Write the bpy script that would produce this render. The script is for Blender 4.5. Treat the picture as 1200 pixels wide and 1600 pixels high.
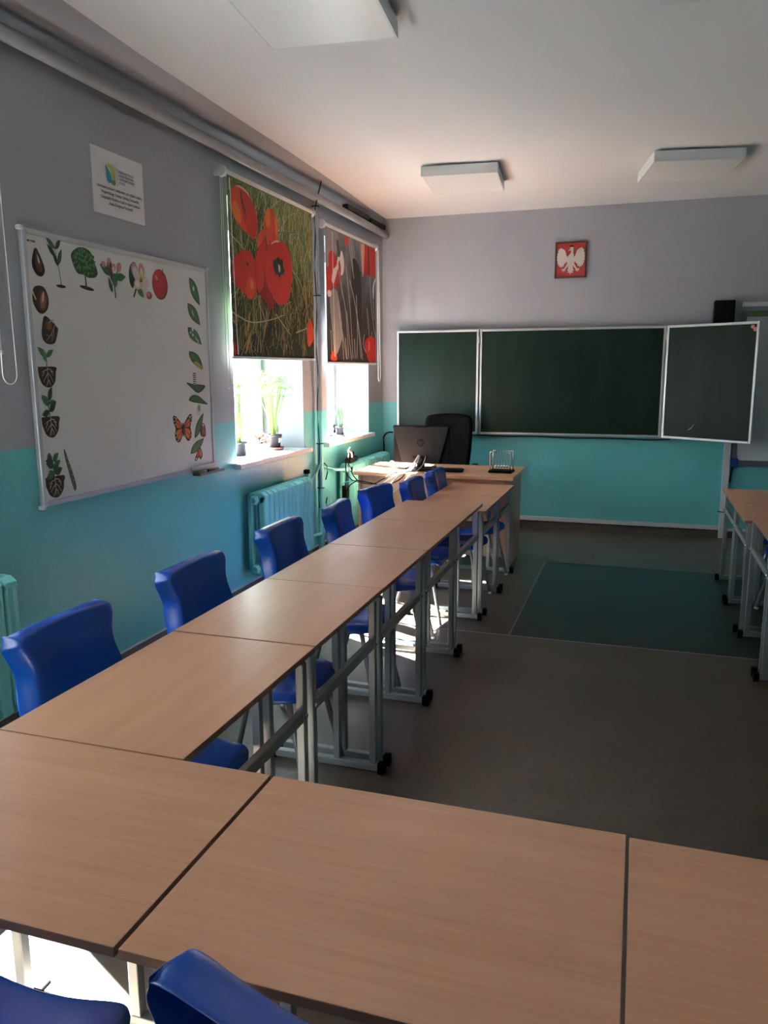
import bpy, bmesh, math, random
from mathutils import Vector, Matrix

sc = bpy.context.scene
for o in list(bpy.data.objects):
    bpy.data.objects.remove(o)
COL = sc.collection
PI = math.pi
rnd = random.Random(7)

# ------------------------------------------------------------------ camera
F_PX = 1230.6
yaw, pit, rol = math.radians(17.8437), math.radians(10.2652), math.radians(-.249)
Fv = Vector((-math.sin(yaw)*math.cos(pit), math.cos(yaw)*math.cos(pit), -math.sin(pit)))
Rv = Vector((math.cos(yaw), math.sin(yaw), 0))
Uv = Rv.cross(Fv)
Rv, Uv = Rv*math.cos(rol)+Uv*math.sin(rol), Uv*math.cos(rol)-Rv*math.sin(rol)
cd = bpy.data.cameras.new('camera')
cam = bpy.data.objects.new('camera', cd)
COL.objects.link(cam)
m = Matrix.Identity(4)
for i in range(3):
    m[i][0], m[i][1], m[i][2] = Rv[i], Uv[i], -Fv[i]
m.translation = Vector((0, 0, 1.62))
cam.matrix_world = m
cd.sensor_fit = 'HORIZONTAL'; cd.sensor_width = 36.0; cd.lens = F_PX*36/1200
cd.clip_start = .02
sc.camera = cam

# ------------------------------------------------------------------ world, sun, exposure
vs = sc.view_settings
vs.view_transform = 'Standard'; vs.look = 'None'; vs.gamma = 1; vs.use_curve_mapping = False
EXPOSURE = 1.22
vs.exposure = EXPOSURE
SKY = 5.5
SUN = 170.0
w = bpy.data.worlds.new('sky'); sc.world = w; w.use_nodes = True
wn = w.node_tree.nodes; wl = w.node_tree.links
bg = wn['Background']; bg.inputs[1].default_value = SKY
tc = wn.new('ShaderNodeTexCoord'); sep = wn.new('ShaderNodeSeparateXYZ'); mr = wn.new('ShaderNodeMapRange')
mr.inputs[1].default_value = -.15; mr.inputs[2].default_value = .35
cr = wn.new('ShaderNodeValToRGB')
cr.color_ramp.elements[0].color = (.42, .42, .36, 1); cr.color_ramp.elements[1].color = (.66, .83, 1, 1)
e = cr.color_ramp.elements.new(.32); e.color = (.62, .68, .68, 1)
e = cr.color_ramp.elements.new(.5); e.color = (.93, .98, 1, 1)
wl.new(tc.outputs['Generated'], sep.inputs[0]); wl.new(sep.outputs[2], mr.inputs[0])
wl.new(mr.outputs[0], cr.inputs[0]); wl.new(cr.outputs[0], bg.inputs[0])
sd = bpy.data.lights.new('sun', 'SUN'); so = bpy.data.objects.new('sun', sd); COL.objects.link(so)
sd.energy = SUN; sd.angle = math.radians(.6); sd.color = (1, .97, .94)
so.rotation_euler = Vector((1, -.5, -1.12)).to_track_quat('-Z', 'Y').to_euler()
so.location = (-8, 8, 9)
try:
    sc.cycles.max_bounces = 12; sc.cycles.diffuse_bounces = 8; sc.cycles.glossy_bounces = 5
    sc.cycles.transparent_max_bounces = 16; sc.cycles.use_denoising = True
    sc.cycles.sample_clamp_indirect = 12
except Exception:
    pass

XW, YF, XR, YB, ZC = -2.62, 8.12, 3.0, -2.6, 3.143
WINS = [(-.14, 1.01), (1.40, 2.53), (4.83, 5.99), (6.51, 7.64)]       # openings along the left wall
WZ0, WZ1 = .965, 2.74
WALL_T = .50
for k, (a, b) in enumerate(WINS):                                     # portals: guide sky sampling through the openings
    ld = bpy.data.lights.new('window_portal', 'AREA'); ld.shape = 'RECTANGLE'
    ld.size = b-a; ld.size_y = WZ1-WZ0
    lo = bpy.data.objects.new('window_portal', ld); COL.objects.link(lo)
    lo.location = (XW-.46, (a+b)/2, (WZ0+WZ1)/2)
    lo.rotation_euler = Vector((1, 0, 0)).to_track_quat('-Z', 'Z').to_euler()
    ld.cycles.is_portal = True

# ------------------------------------------------------------------ materials
def mat(name, col, rough=.5, metal=0., bump=None, var=None, spec=None, coat=0., trans=0.):
    """plain procedural material; var=(scale, amount) mottles the colour, bump=(scale, strength)"""
    m = bpy.data.materials.new(name); m.use_nodes = True
    nt = m.node_tree; b = nt.nodes['Principled BSDF']
    b.inputs['Roughness'].default_value = rough; b.inputs['Metallic'].default_value = metal
    b.inputs['Base Color'].default_value = (*col, 1)
    if spec is not None: b.inputs['Specular IOR Level'].default_value = spec
    if coat: b.inputs['Coat Weight'].default_value = coat; b.inputs['Coat Roughness'].default_value = .15
    t = nt.nodes.new('ShaderNodeTexCoord')
    if var or True:
        sc_, am = var or (30, .05)
        n = nt.nodes.new('ShaderNodeTexNoise'); n.inputs['Scale'].default_value = sc_; n.inputs['Detail'].default_value = 4
        r = nt.nodes.new('ShaderNodeMapRange'); r.inputs[3].default_value = 1-am; r.inputs[4].default_value = 1+am
        x = nt.nodes.new('ShaderNodeVectorMath'); x.operation = 'SCALE'; x.inputs[0].default_value = col
        nt.links.new(t.outputs['Object'], n.inputs['Vector']); nt.links.new(n.outputs['Fac'], r.inputs[0])
        nt.links.new(r.outputs[0], x.inputs['Scale']); nt.links.new(x.outputs[0], b.inputs['Base Color'])
    if bump:
        n2 = nt.nodes.new('ShaderNodeTexNoise'); n2.inputs['Scale'].default_value = bump[0]; n2.inputs['Detail'].default_value = 5
        bp = nt.nodes.new('ShaderNodeBump'); bp.inputs['Strength'].default_value = bump[1]; bp.inputs['Distance'].default_value = .01
        nt.links.new(t.outputs['Object'], n2.inputs['Vector']); nt.links.new(n2.outputs['Fac'], bp.inputs['Height'])
        nt.links.new(bp.outputs[0], b.inputs['Normal'])
    return m

GREY = (.35, .36, .395); TEAL = (.135, .50, .52)
def wall_material():
    m = bpy.data.materials.new('two_tone_wall_paint'); m.use_nodes = True
    nt = m.node_tree; L = nt.links; b = nt.nodes['Principled BSDF']
    g = nt.nodes.new('ShaderNodeNewGeometry'); s = nt.nodes.new('ShaderNodeSeparateXYZ'); L.new(g.outputs['Position'], s.inputs[0])
    n0 = nt.nodes.new('ShaderNodeTexNoise'); n0.inputs['Scale'].default_value = 6; L.new(g.outputs['Position'], n0.inputs['Vector'])
    ad = nt.nodes.new('ShaderNodeMath'); ad.operation = 'MULTIPLY_ADD'; ad.inputs[1].default_value = .012
    L.new(n0.outputs['Fac'], ad.inputs[0]); L.new(s.outputs[2], ad.inputs[2])
    lt = nt.nodes.new('ShaderNodeMath'); lt.operation = 'GREATER_THAN'; lt.inputs[1].default_value = 1.283; L.new(ad.outputs[0], lt.inputs[0])
    mx = nt.nodes.new('ShaderNodeMix'); mx.data_type = 'RGBA'; mx.inputs[6].default_value = (*TEAL, 1); mx.inputs[7].default_value = (*GREY, 1)
    L.new(lt.outputs[0], mx.inputs[0])
    n = nt.nodes.new('ShaderNodeTexNoise'); n.inputs['Scale'].default_value = 1.7; n.inputs['Detail'].default_value = 6
    L.new(g.outputs['Position'], n.inputs['Vector'])
    r = nt.nodes.new('ShaderNodeMapRange'); r.inputs[3].default_value = .9; r.inputs[4].default_value = 1.1; L.new(n.outputs['Fac'], r.inputs[0])
    x = nt.nodes.new('ShaderNodeVectorMath'); x.operation = 'SCALE'; L.new(mx.outputs[2], x.inputs[0]); L.new(r.outputs[0], x.inputs['Scale'])
    L.new(x.outputs[0], b.inputs['Base Color'])
    ro = nt.nodes.new('ShaderNodeMapRange'); ro.inputs[3].default_value = .38; ro.inputs[4].default_value = .8; L.new(lt.outputs[0], ro.inputs[0])
    L.new(ro.outputs[0], b.inputs['Roughness'])
    n2 = nt.nodes.new('ShaderNodeTexNoise'); n2.inputs['Scale'].default_value = 16; n2.inputs['Detail'].default_value = 6
    L.new(g.outputs['Position'], n2.inputs['Vector'])
    bp = nt.nodes.new('ShaderNodeBump'); bp.inputs['Strength'].default_value = .35; bp.inputs['Distance'].default_value = .012
    L.new(n2.outputs['Fac'], bp.inputs['Height']); L.new(bp.outputs[0], b.inputs['Normal'])
    return m

def wood_material(name, base, dark, axis=0, rough=.34):
    m = bpy.data.materials.new(name); m.use_nodes = True
    nt = m.node_tree; L = nt.links; b = nt.nodes['Principled BSDF']
    t = nt.nodes.new('ShaderNodeTexCoord'); oi = nt.nodes.new('ShaderNodeObjectInfo')
    ad = nt.nodes.new('ShaderNodeVectorMath'); ad.operation = 'ADD'
    sc2 = nt.nodes.new('ShaderNodeMath'); sc2.operation = 'MULTIPLY'; sc2.inputs[1].default_value = 37
    L.new(oi.outputs['Random'], sc2.inputs[0]); L.new(t.outputs['Object'], ad.inputs[0]); L.new(sc2.outputs[0], ad.inputs[1])
    def nz(s, across, det, dist=0):
        mp = nt.nodes.new('ShaderNodeMapping'); v = [across]*3; v[axis] = s; mp.inputs['Scale'].default_value = v
        n = nt.nodes.new('ShaderNodeTexNoise'); n.inputs['Scale'].default_value = 1; n.inputs['Detail'].default_value = det
        n.inputs['Distortion'].default_value = dist
        L.new(ad.outputs[0], mp.inputs[0]); L.new(mp.outputs[0], n.inputs['Vector']); return n
    a = nz(1.1, 13, 3, .6); c = nz(4, 130, 3, .3)
    mm = nt.nodes.new('ShaderNodeMath'); mm.operation = 'MULTIPLY_ADD'; mm.inputs[1].default_value = .55
    m2 = nt.nodes.new('ShaderNodeMath'); m2.operation = 'MULTIPLY'; m2.inputs[1].default_value = .45
    L.new(c.outputs['Fac'], m2.inputs[0]); L.new(a.outputs['Fac'], mm.inputs[0]); L.new(m2.outputs[0], mm.inputs[2])
    r = nt.nodes.new('ShaderNodeValToRGB'); r.color_ramp.elements[0].position = .30; r.color_ramp.elements[1].position = .66
    r.color_ramp.elements[0].color = (*dark, 1); r.color_ramp.elements[1].color = (*base, 1)
    L.new(mm.outputs[0], r.inputs[0]); L.new(r.outputs[0], b.inputs['Base Color'])
    b.inputs['Roughness'].default_value = rough
    return m

def floor_material(name, c1, c2, rough):
    m = bpy.data.materials.new(name); m.use_nodes = True
    nt = m.node_tree; L = nt.links; b = nt.nodes['Principled BSDF']
    g = nt.nodes.new('ShaderNodeNewGeometry')
    n = nt.nodes.new('ShaderNodeTexNoise'); n.inputs['Scale'].default_value = 2.2; n.inputs['Detail'].default_value = 8; n.inputs['Roughness'].default_value = .65
    n3 = nt.nodes.new('ShaderNodeTexNoise'); n3.inputs['Scale'].default_value = 45; n3.inputs['Detail'].default_value = 3
    L.new(g.outputs['Position'], n.inputs['Vector']); L.new(g.outputs['Position'], n3.inputs['Vector'])
    ma = nt.nodes.new('ShaderNodeMath'); ma.operation = 'MULTIPLY_ADD'; ma.inputs[1].default_value = .35
    mb = nt.nodes.new('ShaderNodeMath'); mb.operation = 'MULTIPLY'; mb.inputs[1].default_value = .65
    L.new(n.outputs['Fac'], mb.inputs[0]); L.new(n3.outputs['Fac'], ma.inputs[0]); L.new(mb.outputs[0], ma.inputs[2])
    r = nt.nodes.new('ShaderNodeValToRGB'); r.color_ramp.elements[0].position = .35; r.color_ramp.elements[1].position = .65
    r.color_ramp.elements[0].color = (*c1, 1); r.color_ramp.elements[1].color = (*c2, 1)
    L.new(ma.outputs[0], r.inputs[0]); L.new(r.outputs[0], b.inputs['Base Color'])
    b.inputs['Roughness'].default_value = rough
    return m

def chalk_material():
    m = bpy.data.materials.new('green_chalkboard'); m.use_nodes = True
    nt = m.node_tree; L = nt.links; b = nt.nodes['Principled BSDF']
    g = nt.nodes.new('ShaderNodeTexCoord'); mp = nt.nodes.new('ShaderNodeMapping'); mp.inputs['Scale'].default_value = (5, 5, 1.2)
    n = nt.nodes.new('ShaderNodeTexNoise'); n.inputs['Scale'].default_value = 1; n.inputs['Detail'].default_value = 7; n.inputs['Distortion'].default_value = .5
    L.new(g.outputs['Object'], mp.inputs[0]); L.new(mp.outputs[0], n.inputs['Vector'])
    r = nt.nodes.new('ShaderNodeValToRGB'); r.color_ramp.elements[0].position = .35; r.color_ramp.elements[1].position = .75
    r.color_ramp.elements[0].color = (.004, .015, .010, 1); r.color_ramp.elements[1].color = (.010, .026, .019, 1)
    L.new(n.outputs['Fac'], r.inputs[0]); L.new(r.outputs[0], b.inputs['Base Color']); b.inputs['Roughness'].default_value = .45; b.inputs['Specular IOR Level'].default_value = .16
    return m

def glass_material():
    m = bpy.data.materials.new('window_glass'); m.use_nodes = True
    nt = m.node_tree; L = nt.links; out = nt.nodes['Material Output']
    nt.nodes.remove(nt.nodes['Principled BSDF'])
    tr = nt.nodes.new('ShaderNodeBsdfTransparent'); tr.inputs[0].default_value = (.95, .97, .97, 1)
    gl = nt.nodes.new('ShaderNodeBsdfGlossy'); gl.inputs['Roughness'].default_value = .02
    mx = nt.nodes.new('ShaderNodeMixShader')
    mx.inputs[0].default_value = .05; L.new(tr.outputs[0], mx.inputs[1]); L.new(gl.outputs[0], mx.inputs[2]); L.new(mx.outputs[0], out.inputs[0])
    return m

M = dict(
    wall=wall_material(), chalk=chalk_material(), glass=glass_material(),
    grey=mat('grey_wall_paint', GREY, .8, bump=(14, .3), var=(2, .08)),
    ceiling=mat('white_ceiling_paint', (.74, .755, .77), .9, bump=(8, .15), var=(1.5, .03)),
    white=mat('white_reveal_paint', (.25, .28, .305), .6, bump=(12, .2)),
    sill=mat('white_painted_sill', (.60, .60, .61), .4, bump=(20, .25), var=(9, .06)),
    pvc=mat('white_pvc', (.62, .63, .64), .35),
    tealm=mat('teal_gloss_paint', (.17, .56, .53), .33, bump=(25, .12), var=(5, .06)),
    greym=mat('grey_gloss_paint', (.27, .275, .29), .55, bump=(25, .12)),
    wood=wood_material('beech_laminate', (.66, .345, .205), (.55, .27, .150), 0, .29),
    woodv=wood_material('beech_laminate_upright', (.55, .325, .21), (.43, .24, .15), 2, .42),
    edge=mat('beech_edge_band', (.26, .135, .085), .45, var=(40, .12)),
    metal=mat('grey_painted_tube', (.30, .32, .33), .36, .5, var=(30, .06)),
    alu=mat('aluminium', (.50, .53, .55), .4, .55),
    steel=mat('chrome', (.80, .81, .82), .22, .85),
    black=mat('black_plastic', (.004, .004, .005), .5, spec=.06),
    dark=mat('charcoal_plastic', (.006, .007, .009), .30, spec=.08),
    blue=mat('blue_moulded_plastic', (.0020, .055, .33), .27, bump=(260, .06), var=(4, .05)),
    mback=mat('graphite_plastic', (.012, .0135, .016), .35, spec=.12),
    leather=mat('black_leatherette', (.003, .003, .0035), .6, bump=(60, .2), spec=.03),
    whiteb=mat('white_board_enamel', (.66, .67, .67), .35, var=(2, .02)),
    paper=mat('white_paper', (.72, .72, .74), .7),
    lampw=mat('white_lamp_housing', (.70, .75, .76), .45),
    lampd=mat('frosted_lamp_panel', (.76, .79, .80), .3),
    rollw=mat('white_blind_tube', (.74, .72, .68), .5),
    cordw=mat('white_cord', (.8, .8, .8), .4),
    brownb=mat('brown_plinth_strip', (.11, .09, .075), .45, var=(12, .1)),
    floor=floor_material('brown_linoleum', (.068, .051, .035), (.108, .083, .060), .34),
    mat_=floor_material('dark_green_linoleum', (.009, .015, .0145), (.015, .023, .022), .33),
    weld=mat('linoleum_weld', (.34, .33, .28), .4),
    pot=mat('black_flower_pot', (.02, .022, .028), .35), potg=mat('grey_flower_pot', (.3, .31, .33), .5),
    potw=mat('white_flower_pot', (.75, .75, .75), .4), terra=mat('brown_saucer', (.28, .14, .11), .6),
    soil=mat('potting_soil', (.05, .035, .025), .9, bump=(40, .6)),
    leafl=mat('light_green_leaf', (.22, .38, .08), .5, var=(20, .15)), leafd=mat('dark_green_leaf', (.05, .13, .06), .45, var=(30, .3)),
    leafr=mat('reddish_leaf', (.22, .10, .07), .5, var=(20, .3)),
    g1=mat('print_leaf_green', (.03, .13, .045), .5), g2=mat('print_light_green', (.09, .24, .07), .5), g3=mat('print_dark_green', (.012, .05, .02), .5),
    br1=mat('print_brown', (.10, .04, .022), .5), br2=mat('print_dark_brown', (.022, .012, .009), .5), br3=mat('print_orange_brown', (.25, .10, .035), .5),
    so=mat('print_soil', (.022, .018, .014), .7, var=(90, .5)), root=mat('print_root', (.42, .34, .24), .6),
    rd=mat('print_red', (.42, .012, .012), .45), rdd=mat('print_dark_red', (.13, .008, .008), .45), pk=mat('print_pink', (.52, .22, .22), .5),
    cr=mat('print_cream', (.62, .52, .45), .5), or_=mat('print_orange', (.62, .13, .03), .5), yl=mat('print_yellow', (.55, .42, .08), .5),
    bk=mat('print_black', (.008, .008, .009), .5), wt=mat('print_white', (.72, .70, .68), .5),
    lb=mat('print_teal_logo', (.02, .30, .40), .5), ol=mat('print_olive_logo', (.36, .40, .10), .5), dg=mat('print_green_logo', (.08, .20, .03), .5),
    ink=mat('printed_text', (.05, .05, .055), .6),
    flag=mat('crimson_panel', (.45, .035, .035), .5), eag=mat('ivory_relief', (.62, .56, .52), .5), frame_w=mat('dark_brown_picture_frame', (.09, .035, .02), .35),
    screen=mat('pale_projection_surface', (.52, .54, .58), .4), bluec=mat('blue_corner', (.01, .06, .25), .4), greyd=mat('dark_grey_frame', (.12, .14, .16), .4),
    fg1=mat('print_grass_olive', (.11, .15, .045), .8), fg2=mat('print_grass_pale', (.42, .45, .27), .8), fg3=mat('print_grass_dark', (.012, .022, .010), .8),
    fg4=mat('print_grass_tan', (.38, .26, .13), .8), fg5=mat('print_grass_bright', (.22, .34, .06), .8), fg6=mat('print_grass_ochre', (.42, .22, .04), .8),
    fr1=mat('print_poppy_red', (.50, .022, .016), .75, var=(9, .25)), fr2=mat('print_poppy_scarlet', (.60, .06, .02), .75, var=(9, .3)),
    fr3=mat('print_poppy_orange', (.65, .16, .03), .75), fr4=mat('print_poppy_deep', (.27, .012, .012), .75), fpk=mat('print_poppy_rim', (.66, .36, .28), .75),
    fgr=mat('print_grey', (.13, .13, .135), .8, var=(3, .5)), fgr2=mat('print_light_grey', (.30, .28, .28), .8, var=(4, .3)),
    fgr3=mat('print_charcoal', (.016, .018, .021), .8), fst=mat('print_stem_silver', (.42, .41, .38), .8, var=(40, .4)),
)
# printed backdrops of the two blinds
def print_backdrop(name, stops):
    m = bpy.data.materials.new(name); m.use_nodes = True
    nt = m.node_tree; L = nt.links; b = nt.nodes['Principled BSDF']; b.inputs['Roughness'].default_value = .85
    g = nt.nodes.new('ShaderNodeTexCoord'); s = nt.nodes.new('ShaderNodeSeparateXYZ'); L.new(g.outputs['Generated'], s.inputs[0])
    mp = nt.nodes.new('ShaderNodeMapping'); mp.inputs['Scale'].default_value = (1, 5, 2.5); L.new(g.outputs['Object'], mp.inputs[0])
    n = nt.nodes.new('ShaderNodeTexNoise'); n.inputs['Scale'].default_value = 1.6; n.inputs['Detail'].default_value = 5; L.new(mp.outputs[0], n.inputs['Vector'])
    a = nt.nodes.new('ShaderNodeMath'); a.operation = 'MULTIPLY_ADD'; a.inputs[1].default_value = .55; L.new(n.outputs['Fac'], a.inputs[0])
    a2 = nt.nodes.new('ShaderNodeMath'); a2.operation = 'MULTIPLY'; a2.inputs[1].default_value = .5; L.new(s.outputs[2], a2.inputs[0]); L.new(a2.outputs[0], a.inputs[2])
    r = nt.nodes.new('ShaderNodeValToRGB'); els = r.color_ramp.elements
    els[0].position, els[0].color = stops[0][0], (*stops[0][1], 1); els[1].position, els[1].color = stops[-1][0], (*stops[-1][1], 1)
    for p, c in stops[1:-1]:
        q = els.new(p); q.color = (*c, 1)
    L.new(a.outputs[0], r.inputs[0]); L.new(r.outputs[0], b.inputs['Base Color'])
    return m
M['bgA'] = print_backdrop('meadow_print', [(.2, (.004, .012, .006)), (.45, (.016, .038, .012)), (.60, (.06, .11, .03)), (.80, (.18, .25, .11))])
M['bgB'] = print_backdrop('grey_meadow_print', [(.2, (.010, .011, .013)), (.45, (.035, .038, .043)), (.62, (.10, .105, .12)), (.85, (.27, .27, .29))])

# ------------------------------------------------------------------ mesh helpers
class MB:
    """collects shapes into one bmesh; build() links ONE mesh object"""
    def __init__(s): s.bm = bmesh.new(); s.mats = []; s.cur = 0; s.sm = False
    def m(s, key, smooth=None):
        if key not in s.mats: s.mats.append(key)
        s.cur = s.mats.index(key)
        if smooth is not None: s.sm = smooth
        return s
    def face(s, vs_, flip=False):
        try:
            f = s.bm.faces.new(list(reversed(vs_)) if flip else vs_)
            f.material_index = s.cur; f.smooth = s.sm; return f
        except ValueError: return None
    def box(s, x0, x1, y0, y1, z0, z1, mtx=None):
        p = [Vector(v) for v in ((x0,y0,z0),(x1,y0,z0),(x1,y1,z0),(x0,y1,z0),(x0,y0,z1),(x1,y0,z1),(x1,y1,z1),(x0,y1,z1))]
        if mtx is not None: p = [mtx @ q for q in p]
        v = [s.bm.verts.new(q) for q in p]
        for f in ((0,3,2,1),(4,5,6,7),(0,1,5,4),(1,2,6,5),(2,3,7,6),(3,0,4,7)): s.face([v[i] for i in f])
        return s
    def ring(s, c, ax, r, n, ref=None):
        ax = ax.normalized()
        if ref is None: ref = Vector((0,0,1)) if abs(ax.z) < .9 else Vector((1,0,0))
        u = ax.cross(ref).normalized(); v = ax.cross(u).normalized()
        return [s.bm.verts.new(c+(u*math.cos(2*PI*k/n)+v*math.sin(2*PI*k/n))*r) for k in range(n)]
    def tube(s, pts, r, n=10, caps=True, radii=None):
        pts = [Vector(p) for p in pts]; sm0 = s.sm; s.sm = True
        rings = []; ref = None
        for i, p in enumerate(pts):
            a = pts[max(i-1,0)]; b = pts[min(i+1,len(pts)-1)]
            ax = (b-a).normalized()
            if ref is None: ref = Vector((0,0,1)) if abs(ax.z) < .9 else Vector((1,0,0))
            u = ax.cross(ref); 
            if u.length < 1e-4: ref = Vector((1,0,0)) if abs(ax.x) < .9 else Vector((0,1,0)); u = ax.cross(ref)
            u.normalize(); v = ax.cross(u).normalized(); ref = -v if False else ref
            rr = radii[i] if radii else r
            rings.append([s.bm.verts.new(p+(u*math.cos(2*PI*k/n)+v*math.sin(2*PI*k/n))*rr) for k in range(n)])
        for a, b in zip(rings, rings[1:]):
            for k in range(n): s.face([a[k], a[(k+1)%n], b[(k+1)%n], b[k]])
        s.sm = False
        if caps: s.face(list(rings[0]), True); s.face(rings[-1])
        s.sm = sm0; return s
    def lathe(s, prof, c=(0,0,0), n=20, ax='z'):
        c = Vector(c); sm0 = s.sm; s.sm = True; rings = []
        for r, h in prof:
            rg = []
            for k in range(n):
                a = 2*PI*k/n; q = (r*math.cos(a), r*math.sin(a), h)
                if ax == 'y': q = (q[0], h, q[1])
                if ax == 'x': q = (h, q[0], q[1])
                rg.append(s.bm.verts.new(c+Vector(q)))
            rings.append(rg)
        for a, b in zip(rings, rings[1:]):
            for k in range(n): s.face([a[k], a[(k+1)%n], b[(k+1)%n], b[k]])
        s.sm = False
        s.face(list(rings[0]), True); s.face(rings[-1]); s.sm = sm0; return s
    def prism(s, poly, O, U, V, N, d0, d1):
        """2D polygon in plane O+U*s+V*t, thickened from d0 to d1 along N"""
        O, U, V, N = map(Vector, (O, U, V, N))
        a = [s.bm.verts.new(O+U*p[0]+V*p[1]+N*d0) for p in poly]
        b = [s.bm.verts.new(O+U*p[0]+V*p[1]+N*d1) for p in poly]
        s.face(list(a), True); s.face(list(b)); n = len(poly)
        for k in range(n): s.face([a[k], a[(k+1)%n], b[(k+1)%n], b[k]])
        return s
    def flat(s, poly, O, U, V, N, d):
        O, U, V, N = map(Vector, (O, U, V, N))
        s.face([s.bm.verts.new(O+U*p[0]+V*p[1]+N*d) for p in poly]); return s
    def grid(s, rows):
        sm0 = s.sm; s.sm = True
        g = [[s.bm.verts.new(Vector(p)) for p in r] for r in rows]
        for a, b in zip(g, g[1:]):
            for k in range(len(a)-1): s.face([a[k], a[k+1], b[k+1], b[k]])
        s.sm = sm0; return s
    def build(s, name, parent=None, bevel=None, subsurf=0, solid=None, keepn=False):
        if not keepn: bmesh.ops.recalc_face_normals(s.bm, faces=s.bm.faces)
        me = bpy.data.meshes.new(name); s.bm.to_mesh(me); s.bm.free()
        for k in s.mats: me.materials.append(M[k])
        o = bpy.data.objects.new(name, me); COL.objects.link(o)
        if parent is not None: o.parent = parent
        if solid:
            q = o.modifiers.new('thickness', 'SOLIDIFY'); q.thickness = solid; q.offset = -1
        if subsurf:
            q = o.modifiers.new('smooth', 'SUBSURF'); q.levels = subsurf; q.render_levels = subsurf
        if bevel:
            q = o.modifiers.new('bevel', 'BEVEL'); q.width = bevel; q.segments = 2; q.limit_method = 'ANGLE'; q.angle_limit = math.radians(40)
        return o
def B(key): return MB().m(key)
def bx(key, x0, x1, y0, y1, z0, z1): return MB().m(key).box(x0, x1, y0, y1, z0, z1)

def tag(o, label, cat, group=None):
    o['label'] = label; o['category'] = cat
    if group: o['group'] = group
    return o
def thing(name, label, cat, loc=(0,0,0), rz=0, group=None):
    o = bpy.data.objects.new(name, None); COL.objects.link(o); o.empty_display_size = .1
    o.location = loc; o.rotation_euler = (0, 0, rz)
    return tag(o, label, cat, group)
def struct(o): o['kind'] = 'structure'; return o
def children(o): return [c for c in bpy.data.objects if c.parent == o]
def copy_tree(o, parent=None):
    c = o.copy(); COL.objects.link(c)
    if parent is not None: c.parent = parent
    for ch in children(o): copy_tree(ch, c)
    return c
def text_to(mb, s, size, O, U, V, N, d, align='CENTER', key='ink', bold=0, width=None):
    """lettering as flat mesh; width, if given, is the line's exact length"""
    cu = bpy.data.curves.new('t', 'FONT'); cu.body = s; cu.size = size; cu.align_x = 'LEFT'; cu.offset = bold
    cu.resolution_u = 3
    ob = bpy.data.objects.new('t', cu)
    me = bpy.data.meshes.new_from_object(ob)
    O, U, V, N = map(Vector, (O, U, V, N)); mb.m(key)
    xs = [v.co.x for v in me.vertices] or [0]
    x0, x1 = min(xs), max(xs); k = (width/(x1-x0)) if width and x1 > x0 else 1.
    sh = {'CENTER': -(x0+x1)/2, 'LEFT': -x0, 'RIGHT': -x1}[align]
    vv = [mb.bm.verts.new(O+U*((v.co.x+sh)*k)+V*v.co.y+N*d) for v in me.vertices]
    for p in me.polygons: mb.face([vv[i] for i in p.vertices])
    bpy.data.objects.remove(ob); bpy.data.meshes.remove(me); bpy.data.curves.remove(cu)
# 2D shapes
def ell(cx, cy, a, b, ang=0, n=20, t0=0, t1=2*PI):
    ca, sa = math.cos(ang), math.sin(ang); full = abs(t1-t0-2*PI) < 1e-6
    ks = [t0+(t1-t0)*k/(n if full else n-1) for k in range(n)]
    return [(cx+a*math.cos(t)*ca-b*math.sin(t)*sa, cy+a*math.cos(t)*sa+b*math.sin(t)*ca) for t in ks]
def leafp(x, y, l, wd, ang, n=8):
    """pointed leaf starting at x,y"""
    up = []; dn = []
    for k in range(n+1):
        t = k/n; h = wd*.5*math.sin(PI*t**.85); up.append((t*l, h)); dn.append((t*l, -h))
    ps = up+dn[-2:0:-1]; c, s_ = math.cos(ang), math.sin(ang)
    return [(x+p*c-q*s_, y+p*s_+q*c) for p, q in ps]
def strokep(pts, w0, w1=None):
    w1 = w0 if w1 is None else w1; L_, R_ = [], []; n = len(pts)
    for i, p in enumerate(pts):
        a = pts[max(i-1,0)]; b = pts[min(i+1,n-1)]; dx, dy = b[0]-a[0], b[1]-a[1]; l = math.hypot(dx, dy) or 1
        h = (w0+(w1-w0)*i/(n-1))/2; L_.append((p[0]-dy/l*h, p[1]+dx/l*h)); R_.append((p[0]+dy/l*h, p[1]-dx/l*h))
    return L_+R_[::-1]

# ------------------------------------------------------------------ room shell
mb = B('floor'); mb.box(XW-.02, XR, YB, YF+.02, -.08, 0); struct(mb.build('floor'))
mb = B('mat_'); mb.box(-.69, 1.75, 4.665, 6.64, 0, .0015)
mb.m('weld').box(-.697, -.69, 4.665, 6.64, 0, .002).box(-2.5, 1.75, 4.657, 4.665, 0, .002).box(-.697, 1.75, 6.64, 6.647, 0, .002)
o = struct(mb.build('trim_1')); 
mb = B('ceiling'); mb.box(XW-.02, XR, YB, YF+.02, ZC, ZC+.12); struct(mb.build('ceiling'))
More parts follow.
